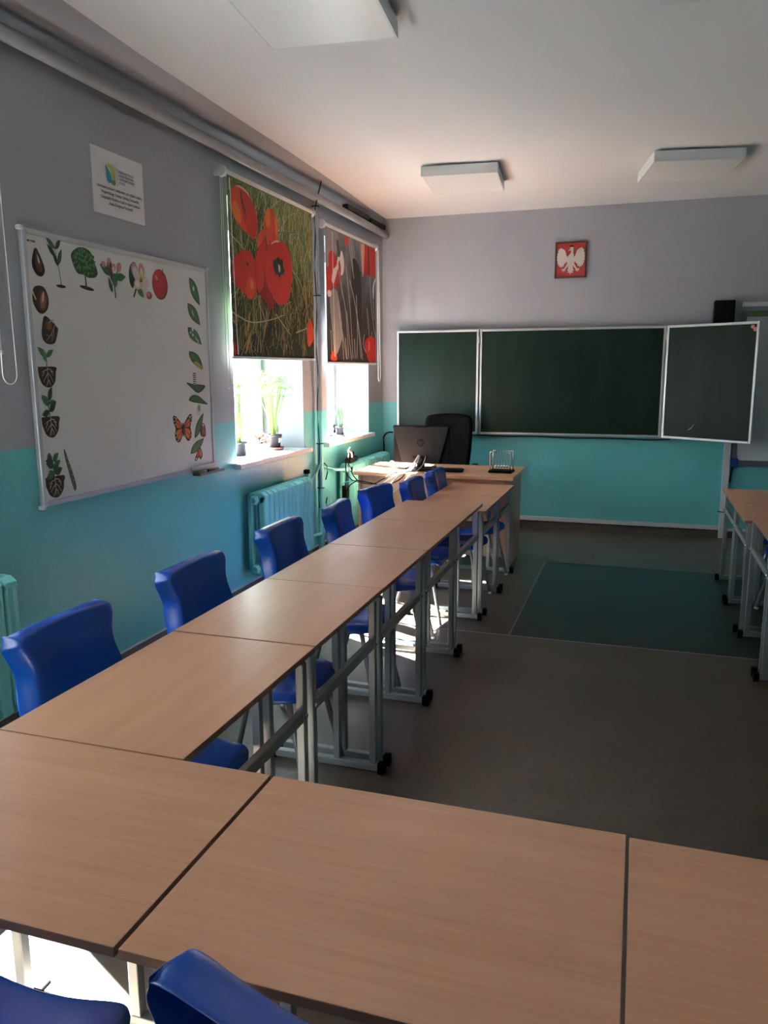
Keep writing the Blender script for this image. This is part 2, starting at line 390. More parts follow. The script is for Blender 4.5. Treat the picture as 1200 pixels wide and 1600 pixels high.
# left wall with window openings
mb = MB(); ys = [YB]+[v for ab in WINS for v in ab]+[YF+.02]; zs = [0, WZ0, WZ1, ZC]
for i in range(len(ys)-1):
    for j in range(3):
        if j == 1 and i % 2 == 1: continue
        x0, x1, y0, y1, z0, z1 = XW-WALL_T, XW, ys[i], ys[i+1], zs[j], zs[j+1]
        v = [mb.bm.verts.new(q) for q in ((x0,y0,z0),(x1,y0,z0),(x1,y1,z0),(x0,y1,z0),(x0,y0,z1),(x1,y0,z1),(x1,y1,z1),(x0,y1,z1))]
        for f in ((0,3,2,1),(4,5,6,7),(0,1,5,4),(1,2,6,5),(2,3,7,6),(3,0,4,7)):
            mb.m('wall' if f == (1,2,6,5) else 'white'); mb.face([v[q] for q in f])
struct(mb.build('wall_left'))
mb = B('wall'); mb.box(XW-WALL_T, XR, YF, YF+.2, 0, ZC); struct(mb.build('wall_front'))
mb = B('wall'); mb.box(XR, XR+.2, YB, YF+.2, 0, ZC); struct(mb.build('wall_right'))
mb = B('wall'); mb.box(XW-WALL_T, XR, YB-.2, YB, 0, ZC); struct(mb.build('wall_back'))
# sloping grey cove between the left wall and the ceiling
cov = [(-2.6, -2.35), (1.5, -2.36), (3.03, -2.379), (3.65, -2.415), (4.6, -2.437), (5.52, -2.458), (6.6, -2.50), (7.4, -2.55), (YF, -2.58)]
rows = []
for y, x in cov:
    w_ = x-XW
    rows.append([(XW+.001, y, ZC-.10), (XW+w_*.12, y, ZC-.055), (XW+w_*.45, y, ZC-.03), (x, y, ZC-.002), (x+.003, y, ZC+.002)])
mb = B('grey').grid(rows); struct(mb.build('trim_2'))
# plinth strips
mb = B('brownb'); mb.box(XW, XW+.012, YB, YF, 0, .105); mb.m('pvc').box(XW, XW+.014, YB, YF, .105, .113); struct(mb.build('baseboard_left', bevel=.002))
mb = B('brownb'); mb.box(XW, XR, YF-.012, YF, 0, .075); struct(mb.build('baseboard_front', bevel=.002))
mb = B('pvc'); mb.box(-2.55, .79, YF-.03, YF-.002, .077, .118); mb.box(.85, XR, YF-.03, YF-.002, .070, .095)
tag(mb.build('cable_trunking', bevel=.003), 'long white cable trunking running low along the chalkboard wall above the plinth', 'cable trunking')
t = thing('cable_duct', 'upright white cable duct between the chalkboard and the interactive board, reaching the floor', 'cable duct', (.82, YF, 0))
mb = B('pvc'); mb.box(-.03, .03, -.045, -.002, .0, 1.6); mb.build('duct_cover', t, bevel=.004)
mb = B('black'); mb.box(-.033, .033, -.048, 0, .255, .262); mb.box(-.05, -.03, -.03, -.02, .256, .261); o = mb.build('cable_tie', t)

# windows: frame, sashes, pane, handle and sill as children
for k, (a, b) in enumerate(WINS):
    t = bpy.data.objects.new('window_%d' % (k+1), None); COL.objects.link(t); t.location = (XW-.40, (a+b)/2, WZ0); struct(t)
    hw = (b-a)/2; H = WZ1-WZ0
    mb = B('pvc'); f = .05
    for q in ((-hw, -hw+f), (hw-f, hw)): mb.box(-.035, .035, q[0], q[1], 0, H)
    mb.box(-.035, .035, -hw, hw, 0, f); mb.box(-.035, .035, -hw, hw, H-f, H); mb.build('window_frame', t, bevel=.004)
    for s_ in (-1, 1):
        y0, y1 = (-hw+f, -.004) if s_ < 0 else (.004, hw-f)
        mb = B('pvc'); g = .055
        for q in ((y0, y0+g), (y1-g, y1)): mb.box(-.02, .055, q[0], q[1], f, H-f)
        mb.box(-.02, .055, y0, y1, f, f+g); mb.box(-.02, .055, y0, y1, H-f-g, H-f); ss = mb.build('sash', t, bevel=.004)
        bx('glass', .008, .016, y0+g, y1-g, f+g, H-f-g).build('glass_pane', ss)
        if s_ < 0: B('pvc').tube([(.055, y1-g/2, .55), (.09, y1-g/2, .55), (.09, y1-g/2, .44)], .009).build('window_handle', ss)
    e0, e1 = ((0, .06), (0, .06), (.04, .06), (.09, .045))[k]
    mb = B('sill'); mb.box(.04, .4, -hw, hw, -.012, .02); mb.box(.4, .455, -hw-e0, hw+e1, -.016, .02)
    mb.build('window_sill', t, bevel=.004)

# ------------------------------------------------------------------ student desks
def make_desk(L_, D_, z, label, loc, rz, tname='wood'):
    """local x = length, local +y = open side with the crossbar"""
    t = thing('student_desk', label, 'desk', loc, rz, None)
    h = L_/2
    mb = B(tname); mb.box(-h+.0015, h-.0015, -D_/2, D_/2, z-.018, z); tp = mb.build('desktop', t, bevel=.0015)
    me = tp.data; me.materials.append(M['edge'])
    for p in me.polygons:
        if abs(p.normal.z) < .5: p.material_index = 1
    for s_ in (-1, 1):
        x = s_*(h-.036)
        mb = B('metal'); yo = D_/2-.034
        mb.box(x-.0145, x+.0145, -D_/2+.04, D_/2-.012, .012, .042)
        mb.box(x-.0145, x+.0145, yo-.014, yo+.014, .042, z-.045); mb.box(x-.0145, x+.0145, yo-.17, yo-.142, .042, z-.045)
        mb.box(x-.0145, x+.0145, -D_/2+.06, D_/2-.03, z-.045, z-.0185)
        fr = mb.build('leg_frame', t, bevel=.003)
        for ye in (D_/2-.012, -D_/2+.012):
            mb = B('black'); mb.box(x-.018, x+.018, ye-.002 if ye > 0 else ye-.026, ye+.028 if ye > 0 else ye+.028, 0, .047); mb.build('foot_cap', fr, bevel=.005)
        mb = B('steel'); mb.lathe([(.009, 0), (.009, .003), (.006, .006)], (0,0,0), 12, 'y')
        bo = mb.build('bolt', fr); bo.location = (x, yo+.014, .555)
    mb = B('metal'); mb.box(-h+.05, h-.05, D_/2-.046, D_/2-.022, .535, .572); mb.build('crossbar', t, bevel=.003)
    return t
DZ = .77
# left row: length along world y, open side faces +x  -> rotate so that local +y = world +x
RL = -PI/2
row = [(1.407, 2.163), (2.166, 2.858), (2.861, 3.552), (3.555, 4.247), (4.25, 4.94)]
rl = ['beech student desk of the left row joined behind the nearest cross row of desks',
      'beech student desk of the left row, second one from the camera',
      'beech student desk of the left row, third from the camera, beside the radiator chair',
      'beech student desk of the left row, fourth from the camera, level with the near window',
      'last tall beech student desk of the left row, one step above lower desks']
for (a, b), lb in zip(row, rl):
    make_desk(b-a, .508, DZ+(.001 if lb.endswith('camera') else 0), lb, (-1.178, (a+b)/2, 0), RL)
for (a, b), lb in zip([(4.985, 5.615), (5.618, 6.205)], ['lower beech student desk of the left row, stepping down behind the last tall desk', 'lower beech student desk of the left row, touching the front of the teacher desk']):
    make_desk(b-a, .50, .712, lb, (-1.163, (a+b)/2, 0), RL)
# right row, mirrored
rr = [(3.655, 4.36), (4.363, 5.075)]
for (a, b), lb in zip(rr, ['beech student desk of the right row, the nearest at the right edge of the picture', 'tall beech student desk of the right row with its corner above the lower desk']):
    make_desk(b-a, .508, DZ, lb, (.658+.254, (a+b)/2, 0), PI/2)
for (a, b), lb in zip([(5.11, 5.79), (5.793, 6.47)], ['lower beech student desk of the right row beside the taller one', 'lower beech student desk of the right row, the farthest one, near the upright cable duct']):
    make_desk(b-a, .508, .712, lb, (.643+.254, (a+b)/2, 0), PI/2)
# front cross row
for x0, x1, y0, y1, dz, lb in ((-1.425, -.706, .868, 1.402, .001, 'beech student desk at the left end of the nearest cross row, corner position'),
                               (-.7015, .019, .868, 1.402, .0, 'beech student desk in the middle of the nearest cross row, with one chair behind it'),
                               (.0218, .74, .874, 1.395, .0, 'beech student desk at the right of the nearest cross row, cut by the picture edge')):
    make_desk(x1-x0, y1-y0, DZ+dz, lb, ((x0+x1)/2, (y0+y1)/2, 0), 0)

# ------------------------------------------------------------------ blue chairs
def make_chair(label, loc, rz, s=1.0):
    t = thing('school_chair', label, 'chair', loc, rz, 'blue school chairs around the desks')
    # profile rows: y, z, half width, rim depth
    P = [(.222, .400, .150, .012), (.222, .430, .172, .03), (.195, .452, .190, .035), (.10, .450, .203, .04), (-.04, .438, .206, .045), (-.13, .436, .203, .045),
         (-.180, .455, .206, .048), (-.206, .50, .205, .056), (-.224, .57, .212, .068), (-.243, .65, .206, .078), (-.258, .715, .188, .082), (-.268, .765, .177, .084),
         (-.275, .800, .186, .084), (-.281, .832, .203, .082), (-.286, .855, .208, .078), (-.291, .870, .200, .074)]
    rows = []; n = len(P)
    for i, (y, z, hw, rd) in enumerate(P):
        a = P[max(i-1,0)]; b = P[min(i+1,n-1)]; ty, tz = b[0]-a[0], b[1]-a[1]; l = math.hypot(ty, tz); ty, tz = ty/l, tz/l
        ny, nz = tz, -ty          # away from the sitter?  seat: going back (ty<0) -> nz>0 is up, so flip
        ny, nz = -ny, -nz         # now points down under the seat and rearwards behind the back
        r = []
        for u, dd in ((-1.03, rd), (-1.03, rd*.55), (-1.0, .010), (-.955, .001), (-.8, .0), (-.4, .012), (0, .016), (.4, .012), (.8, 0), (.955, .001), (1.0, .010), (1.03, rd*.55), (1.03, rd)):
            r.append((u*hw, y+ny*dd, z+nz*dd))
        rows.append(r)
    # top edge rolled over to the rear
    top = P[-1]
    for e_, rise, sc_ in ((.010, .008, .965), (.030, .012, .945), (.054, .010, .94), (.074, .002, .94)):
        r = []
        for u, dd in ((-1.03, top[3]), (-1.03, top[3]*.55), (-1.0, .010), (-.955, .001), (-.8, .0), (-.4, .012), (0, .016), (.4, .012), (.8, 0), (.955, .001), (1.0, .010), (1.03, top[3]*.55), (1.03, top[3])):
            dep = max(e_, dd); edge = max(0, (abs(u)-.9)/.13)
            r.append((u*top[2]*sc_, top[0]-dep, top[1]+rise-.007*edge))
        rows.append(r)
    rows = [[(p[0]*s, p[1]*s, p[2]*s) for p in r] for r in rows]
    sh = B('blue').grid(rows).build('seat_shell', t, subsurf=2, solid=.0055)
    mb = B('metal')
    mb.tube([(-.15*s, .15*s, .415*s), (.15*s, .15*s, .415*s)], .010); mb.tube([(-.15*s, -.14*s, .405*s), (.15*s, -.14*s, .405*s)], .010)
    mb.tube([(-.12*s, -.14*s, .405*s), (-.12*s, .15*s, .415*s)], .009); mb.tube([(.12*s, -.14*s, .405*s), (.12*s, .15*s, .415*s)], .009)
    mb.build('seat_frame', t)
    for sx in (-1, 1):
        for y0, z0, y1 in ((.15, .415, .235), (-.14, .405, -.25)):
            lg = B('metal').tube([(sx*.13*s, (y0-.01*(1 if y0 > 0 else -1))*s, z0*s), (sx*.15*s, y0*s, (z0-.012)*s), (sx*.185*s, y1*s, .012)], .0115*s, 12).build('leg', t)
            B('pvc').lathe([(.010, 0), (.0135, .003), (.0135, .012), (.011, .018)], (sx*.185*s, y1*s, 0), 12).build('glide', lg)
    return t
def dup_chair(src, label, loc, rz, scale=1.):
    c = copy_tree(src); c.location = loc; c.rotation_euler = (0, 0, rz); c['label'] = label; c.scale = (scale,)*3
    return c
chair0 = make_chair('blue chair nearest the camera on the wall side of the left desk row', (-1.335, 1.91, 0), RL)
for lb, x, y, r, s_ in (
    ('blue chair second from the camera on the wall side, left of the radiator', -1.335, 2.665, 0, 1),
    ('blue plastic school chair standing in front of the near radiator, third along the left row', -1.335, 3.48, 0, 1),
    ('blue plastic school chair beside the wall pipes, fourth along the left row', -1.335, 4.26, 6, .975),
    ('blue chair fifth along the left row, slightly turned, before the teacher desk corner', -1.34, 4.91, -8, .97),
    ('small-looking blue plastic school chair sixth along the left row at the first low desk', -1.20, 5.36, 0, .97),
    ('blue plastic school chair farthest along the left row, right against the teacher desk', -1.17, 5.92, 0, .97)):
    dup_chair(chair0, lb, (x, y, 0), RL+math.radians(r), s_)
dup_chair(chair0, 'blue foreground chair seen from behind, backrest corner rising over the cross row', (-.255, 1.025, 0), math.radians(-17))
dup_chair(chair0, 'blue chair at the bottom left corner, only its seat showing over sunlit floor', (-1.03, .875, 0), math.radians(2))
for lb, x, y in (('blue plastic school chair of the right row under the lower desk nearest the front wall', 1.065, 6.08), ('blue plastic school chair of the right row under the lower desk beside the tall one', 1.065, 5.51), ('blue plastic school chair of the right row under the tall desk at the picture edge', 1.10, 4.66)):
    dup_chair(chair0, lb, (x, y, 0), PI/2)

# ------------------------------------------------------------------ teacher desk and what stands on it
t = thing('teacher_desk', 'wide beech teacher desk with panel front standing below the left chalkboard wing', 'desk', (-1.60, 6.58, 0))
mb = B('wood'); mb.box(-.675, .675, -.365, .37, .742, .77); tp = mb.build('desktop', t, bevel=.002)
for x in (-.63, .63): bx('woodv', x-.011, x+.011, -.335, .345, 0, .742).build('side_panel', t, bevel=.001)
mb = B('woodv'); mb.box(-.619, .619, -.30, -.282, .10, .742); mb.build('front_panel', t)
bx('woodv', .1, .118, -.28, .33, .12, .742).build('inner_panel', t)
bx('wood', -.3, .60, -.325, -.302, .70, .741).build('front_rail', t)
TZ = .77
# all-in-one computer seen from behind
t = thing('desktop_computer', 'black all-in-one computer seen from behind on the left half of the teacher desk', 'computer', (-1.785, 6.60, TZ), math.radians(2))
mb = B('dark'); mb.box(-.25, .25, .012, .030, .045, .37); mb.build('screen_housing', t, bevel=.006)
mb = B('mback'); mb.prism([(-.248, .366), (.248, .366), (.165, .047), (-.165, .047)], (0, .0, 0), (1,0,0), (0,0,1), (0,-1,0), -.012, .018); bk = mb.build('back_cover', t, bevel=.004)
mb = B('black')
mb.prism([(-.06, .36), (.06, .36), (.055, .352), (-.055, .352)], (0,0,0), (1,0,0), (0,0,1), (0,-1,0), .018, .0186); mb.build('vent_slot', bk)
mb = MB(); mb.m('black').prism(ell(0, .225, .033, .033, 0, 32), (0,0,0), (1,0,0), (0,0,1), (0,-1,0), .018, .0188)
for pl in ([(-.014, .247), (-.008, .247), (-.012, .233), (-.004, .233), (-.001, .228), (-.008, .205), (-.014, .205), (-.008, .226), (-.014, .226), (-.021, .205), (-.027, .205)],
           [(.004, .235), (.016, .235), (.020, .230), (.014, .212), (.010, .208), (.003, .208), (-.002, .194), (-.008, .194)]):
    mb.m('mback').prism(pl, (0,0,0), (1,0,0), (0,0,1), (0,-1,0), .0188, .0196)
o = mb.build('round_emblem', bk)
bx('black', -.07, .06, -.024, -.0185, .085, .112).build('port_bay', bk, bevel=.001)
mb = B('dark'); mb.box(-.035, .035, -.01, .012, .0, .10); mb.box(-.12, .12, -.09, .10, 0, .010); mb.build('stand', t, bevel=.003)
# keyboard
t = thing('keyboard', 'black computer keyboard lying beside the computer on the teacher desk', 'keyboard', (-1.60, 6.43, TZ), math.radians(6))
bx('black', -.225, .225, -.065, .065, .003, .020).build('keyboard_case', t, bevel=.004)
mb = B('dark')
for r in range(5):
    for c in range(19): mb.box(-.215+c*.0228, -.215+c*.0228+.019, -.055+r*.0225, -.055+r*.0225+.019, .020, .0265)
mb.build('keys', t, bevel=.0015)
# Newton's cradle
t = thing('newtons_cradle', "chrome pendulum toy with five balls on black base, right end of teacher desk", 'desk toy', (-1.065, 6.51, TZ), math.radians(-3))
bx('black', -.098, .098, -.07, .07, 0, .022).build('base', t, bevel=.006)
for y in (-.055, .055):
    mb = B('steel'); pts = []
    for a in range(0, 7): pts.append((-.085+.012*(1-math.cos(a*PI/12)), y, .165+.012*math.sin(a*PI/12)))
    pts = [(-.085, y, .022)]+pts+[(-p[0], p[1], p[2]) for p in reversed(pts)]+[(.085, y, .022)]
    mb.tube(pts, .0048, 10); mb.build('rod_frame', t)
for k in range(5):
    x = (k-2)*.0232
    bl = B('steel').lathe([(.0001, -.0115), (.0058, -.010), (.010, -.0058), (.0115, 0), (.010, .0058), (.0058, .010), (.0001, .0115)], (x, 0, .052), 16).build('ball', t)
    mb = B('cordw'); mb.tube([(x, 0, .062), (x, -.055, .173)], .0006, 4); mb.tube([(x, 0, .062), (x, .055, .173)], .0006, 4); mb.build('string', bl)
# office chair
t = thing('office_chair', 'black high-backed office chair behind the teacher desk', 'office chair', (-1.80, 7.52, 0), math.radians(182))
rows = []
for i in range(15):
    v = i/14; z = .50+v*.685; hw = .205+.045*math.sin(PI*min(1, v*1.05)*.62); hw *= 1 if v < .93 else 1-.10*((v-.93)/.07)**2
    rows.append([(hw*u, -.235-.05*v+.035*u*u+.0, z-(.018*u*u if v > .9 else 0)) for u in [k/6-1 for k in range(13)]])
mb = B('leather').grid(rows); mb.build('backrest', t, subsurf=1, solid=.055)
mb = B('leather'); mb.box(-.24, .24, -.22, .25, .43, .51); mb.build('seat', t, bevel=.035)
for sx in (-1, 1):
    mb = B('black'); mb.tube([(sx*.22, .10, .46), (sx*.29, .12, .52), (sx*.295, .10, .66), (sx*.295, -.12, .68), (sx*.26, -.22, .62)], .014, 10); mb.box(sx*.295-.025, sx*.295+.025, -.13, .13, .67, .70); mb.build('armrest', t, bevel=.006)
mb = B('black'); mb.tube([(0,0,.10), (0,0,.43)], .028, 14); mb.build('gas_column', t)
mb = B('black')
for k in range(5):
    a = 2*PI*k/5; mb.tube([(0,0,.11), (.29*math.cos(a), .29*math.sin(a), .07)], .02, 8, radii=[.026, .015])
bs = mb.build('star_base', t)
for k in range(5):
    a = 2*PI*k/5; B('black').lathe([(.020, -.02), (.026, -.014), (.026, .014), (.020, .02)], (.29*math.cos(a), .29*math.sin(a), .027), 12, 'y').build('caster', bs)

# ------------------------------------------------------------------ cast iron radiators
def radiator(y0, n, label, valve=False, plug=True):
    t = thing('cast_iron_radiator', label, 'radiator', (XW+.115, y0, 0))
    z0, z1, wd, pitch = .185, .785, .15, .079
    for k in range(n):
        yc = (k+.5)*pitch; mb = B('tealm'); h = .0315
        for xc, r in ((wd/2-.030, .030), (-wd/2+.025, .022)):
            out = [(xc-r, 0), (xc-r*.8, -h*.75), (xc-r*.3, -h), (xc+r*.55, -h), (xc+r*.95, -h*.85), (xc+r, 0)]
            pr_ = out+[(x, -y) for x, y in reversed(out[1:-1])]
            mb.prism([(x, y+yc) for x, y in pr_], (0,0,0), (1,0,0), (0,1,0), (0,0,1), z0+.03, z1-.03)
        prof = [(-wd/2+.01, 0), (-wd/2+.03, .038), (0, .045), (wd/2-.03, .042), (wd/2-.003, .022), (wd/2, 0), (wd/2-.02, -.035), (-wd/2+.02, -.035)]
        mb.prism([(x, z1-.045+z) for x, z in prof], (0, yc, 0), (1,0,0), (0,0,1), (0,1,0), -h, h)
        mb.prism([(x, z0+.045-z) for x, z in prof], (0, yc, 0), (1,0,0), (0,0,1), (0,1,0), -h, h)
        for zc in (z0+.055, z1-.055):
            mb.lathe([(.024, -pitch/2), (.024, pitch/2)], (0, yc, zc), 14, 'y')
        mb.build('section', t, bevel=.004)
    if plug:
        for zc in (z0+.055, z1-.055):
            B('tealm').lathe([(.034, 0), (.034, -.018), (.026, -.020), (.026, -.036), (.018, -.036), (.018, -.026)], (0, 0, zc), 6, 'y').build('end_plug', t)
    return t
radiator(4.86, 11, 'teal cast iron radiator below the near window sill, in full view')
radiator(6.66, 14, 'teal cast iron radiator below the far window, half hidden by the teacher desk')
radiator(1.62, 12, 'teal cast iron radiator cut off by the left edge of the picture')
t = thing('radiator_valve', 'teal radiator valve with black cap at the far end of the near radiator', 'valve', (XW+.115, 5.77, .73))
B('tealm').tube([(0, -.04, 0), (0, .05, 0), (-.01, .10, .0)], .014, 12).tube([(0, .0, -.01), (0, 0, .075)], .017, 12).build('valve_body', t)
B('black').lathe([(.022, 0), (.026, .006), (.026, .026), (.020, .032)], (0, 0, .072), 14).build('valve_cap', t)

# ------------------------------------------------------------------ heating pipes and cables on the window wall
px = XW+.045
tag(B('greym').tube([(XW+.062, YB, 2.985), (XW+.062, 4.0, 2.985), (XW+.062, 6.2, 2.985), (XW+.062, 7.0, 2.982), (XW+.058, YF-.03, 2.975)], .033, 16).build('heating_pipe'),
    'thick grey heating pipe running horizontally high along the window wall', 'pipe')
mb = MB(); mb.m('greym').tube([(px, 6.225, 2.96), (px, 6.225, 1.275)], .026, 14, False); mb.m('tealm').tube([(px, 6.225, 1.275), (px, 6.225, 0)], .026, 14, False)
tag(mb.build('heating_pipe'), 'upright heating pipe between the two windows, grey above and teal below', 'pipe')
mb = MB(); mb.m('tealm').tube([(XW+.115, 5.80, .73), (px+.02, 5.98, .73), (px+.01, 6.12, .77), (px, 6.20, .84)], .014, 10)
tag(mb.build('branch_pipe'), 'teal branch pipe joining the near radiator valve to the upright pipe', 'pipe')
tag(B('tealm').tube([(px, 6.24, .80), (px, 6.30, .795), (px+.02, 6.50, .745), (XW+.115, 6.62, .73), (XW+.115, 6.67, .73)], .014, 10).build('branch_pipe'), 'teal curved pipe from the upright pipe to the far radiator', 'pipe')
tag(B('tealm').tube([(XW+.115, 5.74, .24), (px+.02, 5.95, .24), (px, 6.20, .22), (px+.01, 6.45, .24), (XW+.115, 6.66, .24)], .014, 10).build('branch_pipe'), 'low teal pipe linking the bottoms of both radiators near the floor', 'pipe')
pts = [(XW+.085, 6.26, 3.12), (XW+.09, 6.19, 3.02), (XW+.075, 6.165, 2.93)]
for k in range(14):
    z = 2.85-k*.155; pts.append((XW+.055, 6.172+.012*math.sin(k*1.7), z))
tag(B('black').tube(pts+[(XW+.05, 6.19, .62), (XW+.05, 6.18, .45)], .0045, 8).build('cable'), 'black cable tied along the upright heating pipe between the windows', 'cable')
tag(B('black').tube([(px+.02, 6.262, .83), (px+.03, 6.30, .80), (px+.03, 6.31, .74), (px+.02, 6.29, .68)], .005, 8).build('cable'), 'short black cable loop at the knee of the teal pipe', 'cable')
for z in (2.92, 2.22, 1.0, .62):
    tag(B('black').lathe([(.0285, -.004), (.031, -.004), (.031, .004), (.0285, .004)], (px, 6.225, z), 14).build('cable_tie'),
        {2.92: 'black cable tie at the very top of the upright pipe', 2.22: 'black cable tie halfway up the upright pipe between the blinds', 1.0: 'black cable tie on the upright pipe level with the window sills', .62: 'black cable tie on the upright pipe beside the near radiator'}[z], 'cable tie')
tag(B('black').tube([(XW+.02, 6.43, .50), (XW+.03, 6.38, .47), (XW+.03, 6.40, .38), (XW+.025, 6.43, .33), (XW+.03, 6.39, .31)], .005, 8).build('cable'), 'short black cable end dangling on the teal wall between the radiators', 'cable')
tag(B('cordw').tube([(XW+.02, 6.42, .52), (XW+.03, 6.47, .56), (XW+.03, 6.50, .46), (XW+.03, 6.46, .34), (XW+.03, 6.55, .20)], .0025, 6).build('cable'), 'thin white cable looping on the teal wall between the radiators', 'cable')
mb = B('bk'); mb.box(XW+.001, XW+.06, 6.95, 7.55, 3.035, 3.075); mb.box(XW+.001, XW+.05, 7.62, 8.08, 3.03, 3.07); struct(mb.build('recess_shade_strip'))  # black strips on the wall stand in for dark recessed gaps above the pipe

# ------------------------------------------------------------------ roller blinds
BX = XW+.07
def blind(y0, y1, z0, z1, label, bgkey, art, chain_side, chain=None):
    t = thing('roller_blind', label, 'blind', (BX, (y0+y1)/2, z1)); hw = (y1-y0)/2; h = z1-z0
    B('rollw').tube([(-.005, -hw, 0), (-.005, hw, 0)], .021, 16).build('blind_tube', t)
    for s_ in (-1, 1):
        mb = B('pvc'); mb.lathe([(.034, -.004), (.036, 0), (.036, .016), (.030, .020)] if s_ > 0 else [(.030, -.020), (.036, -.016), (.036, 0), (.034, .004)], (-.008, s_*(hw+.004), 0), 18, 'y')
        mb.box(-.068, 0, s_*hw-.012, s_*hw+.012, -.02, .02); mb.build('bracket', t, bevel=.002)
    mb = MB(); mb.m(bgkey).box(.0100, .0106, -hw+.02, hw-.02, -h, 0)
    art(mb, lambda s_, tt, layer: Vector((.0106+.0004*layer, s_-(y0+y1)/2, tt-z1)))
    fb = mb.build('printed_fabric', t, keepn=True)
    B('pvc').box(.002, .018, -hw+.018, hw-.018, -h-.012, -h+.006).build('bottom_bar', t, bevel=.003)
    if chain:
        pts = chain; c = [(x-BX, y-(y0+y1)/2, z-z1) for x, y, z in pts]
        B('cordw').tube(c, .0019, 6).build('bead_chain', t)
    return t
def addpoly(mb, key, poly, P, layer):
    mb.m(key)
    f = mb.face([mb.bm.verts.new(P(s_, t_, layer)) for s_, t_ in poly])
    return f
def smooth_poly(pts, n=4):
    out = []; N = len(pts)
    for i in range(N):
        p0, p1, p2, p3 = pts[i-1], pts[i], pts[(i+1)%N], pts[(i+2)%N]
        for k in range(n):
            u = k/n
            out.append(tuple(.5*(2*p1[j]+(-p0[j]+p2[j])*u+(2*p0[j]-5*p1[j]+4*p2[j]-p3[j])*u*u+(-p0[j]+3*p1[j]-3*p2[j]+p3[j])*u**3) for j in (0, 1)))
    return out
A0, A1, AZ0, AZ1 = 4.672, 6.075, 1.704, 2.845
def clampA(p): return (min(max(p[0], A0+.022), A1-.022), min(max(p[1], AZ0+.004), AZ1-.022))
